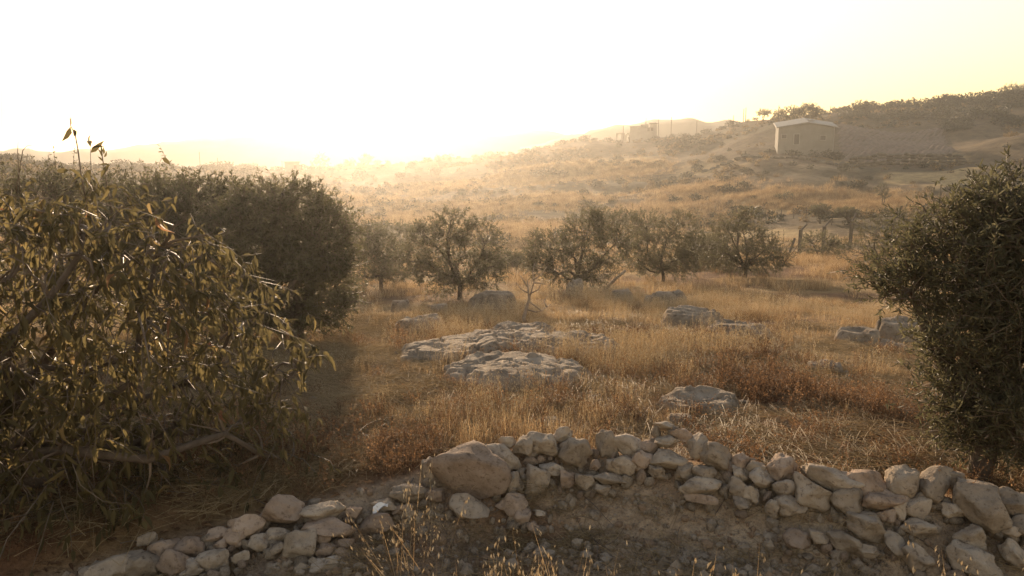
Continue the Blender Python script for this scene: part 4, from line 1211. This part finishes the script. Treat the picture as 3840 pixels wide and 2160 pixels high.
tag(m.build('wooden_prop', M['bark_pale'], loc=b, smoothf=True), 'straight wooden pole leaning up to the right in the grass', 'pole')
# white scrap of plastic on the stones
p, d = bank_hit(1432, 1925)
m = MB()
V, F = [], []
for i in range(9):
    for j in range(5):
        u, v = i / 8, j / 4
        V.append(((u - 0.5) * 0.09, -0.03 - 0.02 * v + 0.02 * math.sin(u * 3.1), 0.05 + (u * 0.55) * 0.055 + 0.012 * math.sin(v * 4 + u * 5) - v * 0.022))
F = [(i * 5 + j, (i + 1) * 5 + j, (i + 1) * 5 + j + 1, i * 5 + j + 1) for i in range(8) for j in range(4)]
n0 = len(V)
V += [(x, y + 0.004, z + 0.002) for x, y, z in V]
F += [tuple(n0 + k for k in q)[::-1] for q in F]
m.add(V, F)
tag(m.build('plastic_scrap', M['white'], loc=p, smoothf=True), 'crumpled scrap of white plastic lying on the low stone row', 'litter')

# ------------------------------------------------------------------ grass
def blade(mb, p, h, w, lean, az_, r, segs=3, curl=0.4):
    dx, dy = math.cos(az_), math.sin(az_)
    sx, sy = -dy, dx
    V = []
    for i in range(segs):
        t = i / segs
        off = lean * h * (t + curl * t * t)
        ww = w * (1 - 0.55 * t) / 2
        z = h * t * (1 - 0.3 * lean * t)
        V += [(p[0] + dx * off - sx * ww, p[1] + dy * off - sy * ww, z), (p[0] + dx * off + sx * ww, p[1] + dy * off + sy * ww, z)]
    off = lean * h * (1 + curl)
    V.append((p[0] + dx * off, p[1] + dy * off, h * (1 - 0.3 * lean)))
    F = [(2 * i, 2 * i + 1, 2 * i + 3, 2 * i + 2) for i in range(segs - 1)] + [(2 * segs - 2, 2 * segs - 1, 2 * segs)]
    mb.add(V, F, r)
    return V[-1]
SRC = {}
def src(kind, me):
    o = bpy.data.objects.new('tuft', me)
    SRC.setdefault(kind, []).append(o)
def two_mat_mesh(mb, mats, face_mat):
    me = mb.mesh('tuft', None)
    for q in mats: me.materials.append(q)
    me.polygons.foreach_set('material_index', face_mat)
    return me
def mk_oat(seed, stalks=9, hmin=0.32, hmax=0.62, spread=0.10, leaves_n=20, wid=0.003, grain=0.030):
    r = random.Random(seed); mb = MB(); fm = []
    for k in range(leaves_n):
        n0 = len(mb.f)
        blade(mb, (r.gauss(0, spread), r.gauss(0, spread)), r.uniform(0.10, 0.30), wid * 1.3, r.uniform(0.1, 0.9), r.uniform(0, 6.28), r.random())
        fm += [0] * (len(mb.f) - n0)
    for k in range(stalks):
        h = r.uniform(hmin, hmax); a = r.uniform(0, 6.28); ln = r.uniform(0.02, 0.22); p = (r.gauss(0, spread), r.gauss(0, spread))
        n0 = len(mb.f)
        blade(mb, p, h, wid, ln, a, 0.4 + 0.6 * r.random(), 4, 0.3)
        fm += [0] * (len(mb.f) - n0)
        for g in range(r.randint(4, 9)):
            t = r.uniform(0.55, 1.0); off = ln * h * (t + 0.3 * t * t)
            b = r.uniform(0, 6.28); q = r.uniform(0.005, 0.035)
            x, y, z = p[0] + math.cos(a) * off + math.cos(b) * q, p[1] + math.sin(a) * off + math.sin(b) * q, h * t * (1 - 0.3 * ln * t)
            L = grain * r.uniform(0.7, 1.25); w = L * 0.16
            tx, ty = math.cos(b) * L * 0.3, math.sin(b) * L * 0.3
            V = [(x, y, z), (x + tx * 0.5 - w * math.sin(b), y + ty * 0.5 + w * math.cos(b), z - L * 0.5), (x + tx, y + ty, z - L), (x + tx * 0.5 + w * math.sin(b), y + ty * 0.5 - w * math.cos(b), z - L * 0.5), (x + tx * 0.5 + w * math.cos(b), y + ty * 0.5 + w * math.sin(b), z - L * 0.5)]
            mb.add(V, [(0, 1, 4), (0, 4, 3), (1, 2, 4), (4, 2, 3), (0, 3, 2, 1)], r.random())
            fm += [1] * 5
    return two_mat_mesh(mb, [M['grass'], M['oat']], fm)
def mk_blades(seed, n, hmin, hmax, spread, lmin, lmax, wid, mat):
    r = random.Random(seed); mb = MB()
    for k in range(n):
        blade(mb, (r.gauss(0, spread), r.gauss(0, spread)), r.uniform(hmin, hmax), wid * r.uniform(0.7, 1.3), r.uniform(lmin, lmax), r.uniform(0, 6.28), r.random())
    return mb.mesh('tuft', M[mat])
def mk_flat(seed, n, mat):
    r = random.Random(seed); mb = MB()
    for k in range(n):
        a = r.uniform(0, 6.28); L = r.uniform(0.12, 0.4); x, y = r.gauss(0, 0.13), r.gauss(0, 0.13); z = r.uniform(0.0, 0.06); w = r.uniform(0.0010, 0.0021)
        dx, dy = math.cos(a), math.sin(a); up = r.uniform(-0.02, 0.09)
        V = []
        for i in range(3):
            t = i / 2
            V += [(x + dx * L * t - dy * w, y + dy * L * t + dx * w, z + up * t * (1.6 - t)), (x + dx * L * t + dy * w, y + dy * L * t - dx * w, z + up * t * (1.6 - t) + 0.002)]
        mb.add(V, [(0, 1, 3, 2), (2, 3, 5, 4)], r.random())
    return mb.mesh('tuft', M[mat])
def mk_weed(seed, n=16, h=0.20):
    r = random.Random(seed); mb = MB()
    for k in range(n):
        a = r.uniform(0, 6.28); hh = h * r.uniform(0.5, 1.2); ln = r.uniform(0.1, 0.8); p = (r.gauss(0, 0.04), r.gauss(0, 0.04))
        blade(mb, p, hh, 0.003, ln, a, r.random() * 0.5)
        for g in range(11):
            t = r.uniform(0.3, 1); off = ln * hh * (t + 0.4 * t * t)
            c = np.array([p[0] + math.cos(a) * off, p[1] + math.sin(a) * off, hh * t * (1 - 0.3 * ln * t)])
            u = np.array([r.gauss(0, 1), r.gauss(0, 1), r.gauss(0, 1)]); u /= np.linalg.norm(u); v = np.cross(u, [0.3, 0.5, 0.8]); v /= np.linalg.norm(v)
            L = r.uniform(0.008, 0.022)
            mb.add([c, c + u * L * 0.5 + v * L * 0.25, c + u * L, c + u * L * 0.5 - v * L * 0.25], [(0, 1, 2, 3)], r.random())
    return mb.mesh('tuft', M['weed'])
for k in range(5): src('oat', mk_oat(600 + k))
for k in range(4): src('straw', mk_blades(620 + k, 70, 0.10, 0.34, 0.12, 0.05, 0.7, 0.0038, 'grass'))
for k in range(4): src('flat', mk_flat(640 + k, 85, 'straw'))
for k in range(5): src('weed', mk_weed(660 + k))
for k in range(3): src('scrub', shrub_mesh(680 + k, 90, 0.30))
for o in SRC['scrub'][:2]: o.data.materials.clear(); o.data.materials.append(M['drytuft'])
for k in range(3): src('near', mk_oat(690 + k, 6, 0.35, 0.75, 0.10, 10, 0.0028, 0.032))
COLL = {}
def scatter(name, kind, pts, scl, label, cat, tilt=0.12, seed=1):
    rng = np.random.default_rng(seed)
    n = len(pts)
    me = bpy.data.meshes.new(name)
    me.vertices.add(n); me.vertices.foreach_set('co', np.asarray(pts, np.float32).ravel())
    rot = np.stack([rng.normal(size=n) * tilt, rng.normal(size=n) * tilt, rng.uniform(0, 6.283, n)], 1).astype(np.float32)
    a = me.attributes.new('rot', 'FLOAT_VECTOR', 'POINT'); a.data.foreach_set('vector', rot.ravel())
    a = me.attributes.new('scl', 'FLOAT', 'POINT'); a.data.foreach_set('value', np.asarray(scl, np.float32))
    a = me.attributes.new('pick', 'INT', 'POINT'); a.data.foreach_set('value', rng.integers(0, 100, n).astype(np.int32))
    o = link_mesh(name, me)
    tag(o, label, cat, kind='stuff')
    if kind not in COLL:
        COLL[kind] = bpy.data.collections.new('tufts_' + kind)
        for q in SRC[kind]: COLL[kind].objects.link(q)
    col = COLL[kind]
    ng = bpy.data.node_groups.new('scatter_' + name, 'GeometryNodeTree')
    ng.interface.new_socket('Geometry', in_out='INPUT', socket_type='NodeSocketGeometry')
    ng.interface.new_socket('Geometry', in_out='OUTPUT', socket_type='NodeSocketGeometry')
    N, Lk = ng.nodes, ng.links
    gi, go = N.new('NodeGroupInput'), N.new('NodeGroupOutput')
    ip = N.new('GeometryNodeInstanceOnPoints'); ci = N.new('GeometryNodeCollectionInfo')
    ci.inputs['Collection'].default_value = col
    ci.inputs['Separate Children'].default_value = True
    ci.inputs['Reset Children'].default_value = True
    ip.inputs['Pick Instance'].default_value = True
    def attr(nm, ty):
        q = N.new('GeometryNodeInputNamedAttribute'); q.data_type = ty; q.inputs['Name'].default_value = nm
        return q.outputs['Attribute']
    Lk.new(gi.outputs[0], ip.inputs['Points']); Lk.new(ci.outputs[0], ip.inputs['Instance'])
    Lk.new(attr('pick', 'INT'), ip.inputs['Instance Index']); Lk.new(attr('rot', 'FLOAT_VECTOR'), ip.inputs['Rotation']); Lk.new(attr('scl', 'FLOAT'), ip.inputs['Scale'])
    Lk.new(ip.outputs[0], go.inputs[0])
    o.modifiers.new('scatter', 'NODES').node_group = ng
    return o

def polar(n, d0, d1, a0, a1, seed):
    r = np.random.default_rng(seed)
    d = np.sqrt(r.uniform(d0 * d0, d1 * d1, n)); a = np.radians(r.uniform(a0, a1, n))
    return np.sin(a) * d, np.cos(a) * d, r
def off_rocks(x, y, k=0.85):
    ok = np.ones(len(x), bool)
    for (cx, cy_, rx, ry) in ROCKS:
        ok &= ((x - cx) / rx) ** 2 + ((y - cy_) / ry) ** 2 > k * k
    return ok
def place(x, y): return np.stack([x, y, H(x, y)], 1)

bare = lambda x, y: smooth(-0.10, 0.16, fbm(x * 0.42 + 7, y * 0.42, 91, 3) + 0.05)
def grass_layer(name, kind, label, n, d0, d1, dens, smin, smax, seed, tilt=0.12, clear=1.05):
    x, y, r = polar(n, d0, d1, -40, 40, seed)
    keep = (r.random(n) < dens(x, y) * (1 if kind == 'flat' else 0.12 + 0.88 * bare(x, y))) & off_rocks(x, y, clear) & (y > wall_y(x) + (0.3 if kind == 'flat' else 0.08))
    x, y = x[keep], y[keep]
    s = r.uniform(smin, smax, len(x)) * (0.8 + 0.5 * vnoise(x * 0.8, y * 0.8, seed + 1))
    return scatter(name, kind, place(x, y), s, label, 'grass', tilt, seed)
leftness = lambda x, y: smooth(-0.06, -0.16, x / y)            # the trodden strip before the bush and the dark tree
redpatch = lambda x, y: smooth(0.9, 2.0, x) * (1 - smooth(6.2, 8.0, y))
cl = lambda x, y, s: smooth(-0.22, 0.12, fbm(x * 0.9, y * 0.9, s, 3))
grass_layer('wild_oats', 'oat', 'tall dry wild oats standing over the sunlit field', 19000, 4.7, 17, lambda x, y: (1 - 0.9 * leftness(x, y)) * (1 - 0.75 * redpatch(x, y)) * (0.03 + 0.97 * cl(x, y, 71) ** 1.5) * (0.35 + 0.65 * smooth(6, 8, y)), 0.42, 0.85, 401)
grass_layer('dry_grass', 'straw', 'golden dry grass covering the sunlit field', 17000, 4.7, 18, lambda x, y: (1 - 0.75 * leftness(x, y)) * (1 - 0.8 * redpatch(x, y)) * (0.04 + 0.96 * cl(x, y, 73) ** 1.6) * (0.5 + 0.5 * smooth(6.5, 9, y)), 0.3, 0.85, 403)
grass_layer('far_dry_grass', 'straw', 'hazy dry grass around the young olives', 22000, 17, 52, lambda x, y: 0.12 + 0.88 * cl(x * 0.4, y * 0.4, 75), 0.8, 1.7, 405)
grass_layer('fallen_straw', 'flat', 'flattened straw littering the ground in the shade', 8000, 4.5, 13, lambda x, y: (0.35 + 0.5 * leftness(x, y)) * (1 - 0.4 * smooth(-1.4, -2.2, x) * (1 - smooth(5, 7, y))), 0.5, 0.95, 407, 0.05)
grass_layer('dried_weeds', 'weed', 'rust brown dried weeds on the red soil behind the wall', 9000, 4.4, 11, lambda x, y: 0.06 + 0.42 * redpatch(x, y) + 0.22 * cl(x, y, 77) * (1 - leftness(x, y)) + 0.25 * smooth(-0.9, -1.6, x) * (1 - smooth(5.5, 7, y)), 0.7, 1.5, 409)
# low scrub on the slopes
x, y, r = polar(19000, 45, 205, -40, 40, 411)
keep = r.random(len(x)) < 0.06 + 0.94 * smooth(0.0, 0.28, fbm(x * 0.09, y * 0.09, 79, 4))
a_, d_ = np.degrees(np.arctan2(x, y)), np.hypot(x, y)
keep &= ~((a_ > 22.5) & (a_ < 33) & (d_ > 108) & (d_ < 150)) & ~((a_ > 19) & (a_ < 24) & (d_ > 104) & (d_ < 124))
for (px, py, rx, ry) in [(3080, 765, 8, 6), (3280, 780, 6, 5), (2920, 735, 5, 3), (1520, 830, 3.2, 6), (1930, 870, 5, 7)]:
    keep &= ell(x, y, px, py, rx, ry) < 0.4
x, y = x[keep], y[keep]
scatter('slope_scrub', 'scrub', place(x, y), r.uniform(0.25, 0.8, len(x)), 'low dry scrub dotting the hazy slopes', 'scrub', 0.1, 411)
# backlit dry grass on the open patches of the far slope
gx_, gy_ = [], []
rg = np.random.default_rng(77)
for (px, py, rx, ry, n) in [(1520, 830, 4, 7, 900), (1930, 870, 6, 8, 1900), (2080, 760, 6, 9, 1300), (2350, 640, 7, 10, 900), (2180, 640, 6, 9, 900), (3080, 765, 8, 6, 1600), (3280, 780, 6, 5, 900), (2920, 735, 5, 3, 500), (2250, 880, 6, 6, 900), (1750, 780, 6, 9, 1400), (1650, 700, 7, 14, 1300), (2000, 660, 8, 14, 1200), (2600, 720, 6, 8, 700), (1350, 760, 6, 12, 900), (2480, 800, 6, 8, 900)]:
    c = ground(px, py); a = math.atan2(c.x, c.y)
    u = rg.normal(size=n) * rx * 0.5; v = rg.normal(size=n) * ry * 0.5
    gx_.append(c.x + u * math.cos(a) + v * math.sin(a)); gy_.append(c.y - u * math.sin(a) + v * math.cos(a))
gx_, gy_ = np.concatenate(gx_), np.concatenate(gy_)
scatter('slope_grass', 'straw', place(gx_, gy_), rg.uniform(1.2, 2.6, len(gx_)), 'golden dry grass glowing on open patches of the far slope', 'grass', 0.12, 415)
# oats growing close to the camera in front of the wall
r = np.random.default_rng(8)
pts = [(bx, by) for bx, by in zip(r.uniform(-0.4, 0.9, 44), r.uniform(2.6, 3.05, 44))] + [(bx, by) for bx, by in zip(r.normal(-0.52, 0.06, 6), r.normal(3.75, 0.12, 6))] + [(bx, by) for bx, by in zip(r.uniform(0.6, 2.4, 16), r.uniform(2.6, 2.9, 16))]
x, y = np.array(pts).T
scatter('near_oats', 'near', place(x, y), r.uniform(0.6, 0.95, len(x)), 'wild oats nodding in front of the stone wall at the bottom edge', 'grass', 0.2, 421)
x, y = r.uniform(-0.95, -0.5, 45), r.uniform(4.5, 5.2, 45)
scatter('rusty_grass', 'weed', place(x, y), r.uniform(0.5, 1.0, 45), 'rusty dry growth beside the big boulder of the wall', 'grass', 0.15, 423)
x, y, r = r.uniform(-2.6, 3.0, 170), r.uniform(0.1, 1.1, 170), r
y = wall_y(x) - y
scatter('bank_straw', 'flat', place(x, y), r.uniform(0.25, 0.6, 170), 'wisps of straw caught among the stones of the bank', 'straw', 0.1, 425)
# leaf litter and dead twigs on the shaded soil under the bush
rng = np.random.default_rng(33)
n = 2600
x = rng.uniform(-3.6, -0.7, n); y = wall_y(x) + rng.uniform(0.0, 2.6, n)
P = np.stack([x, y, H(x, y) + 0.008], 1)
D = rng.normal(size=(n, 3)); D[:, 2] *= 0.25
L = rng.uniform(0.03, 0.08, n)
tag(link_mesh('leaf_litter', leaves_mesh('leaf_litter', P, D, L, L * 0.3, rng, 'curved', M['weed'], 0.4)), 'fallen brown leaves on the shaded soil under the bush', 'leaf litter', kind='stuff')
mb = MB()
for k in range(170):
    x0 = rng.uniform(-3.4, 3.2); y0 = wall_y(x0) + (rng.uniform(0.1, 2.2) if x0 < -0.7 else rng.uniform(-0.9, 0.1))
    a = rng.uniform(0, 6.28); Ln = rng.uniform(0.08, 0.30)
    pts = []
    for t in (0, 0.35, 0.7, 1.0):
        xx, yy = x0 + math.cos(a) * Ln * t + rng.normal() * 0.01, y0 + math.sin(a) * Ln * t + rng.normal() * 0.01
        pts.append((xx, yy, Hs(xx, yy) + 0.012 + 0.02 * rng.random()))
    mb.tube(pts, [0.003, 0.0026, 0.002, 0.0012], 4)
tag(mb.build('dead_twigs', M['twig']), 'dead twigs strewn over the soil and the bank', 'twigs', kind='stuff')
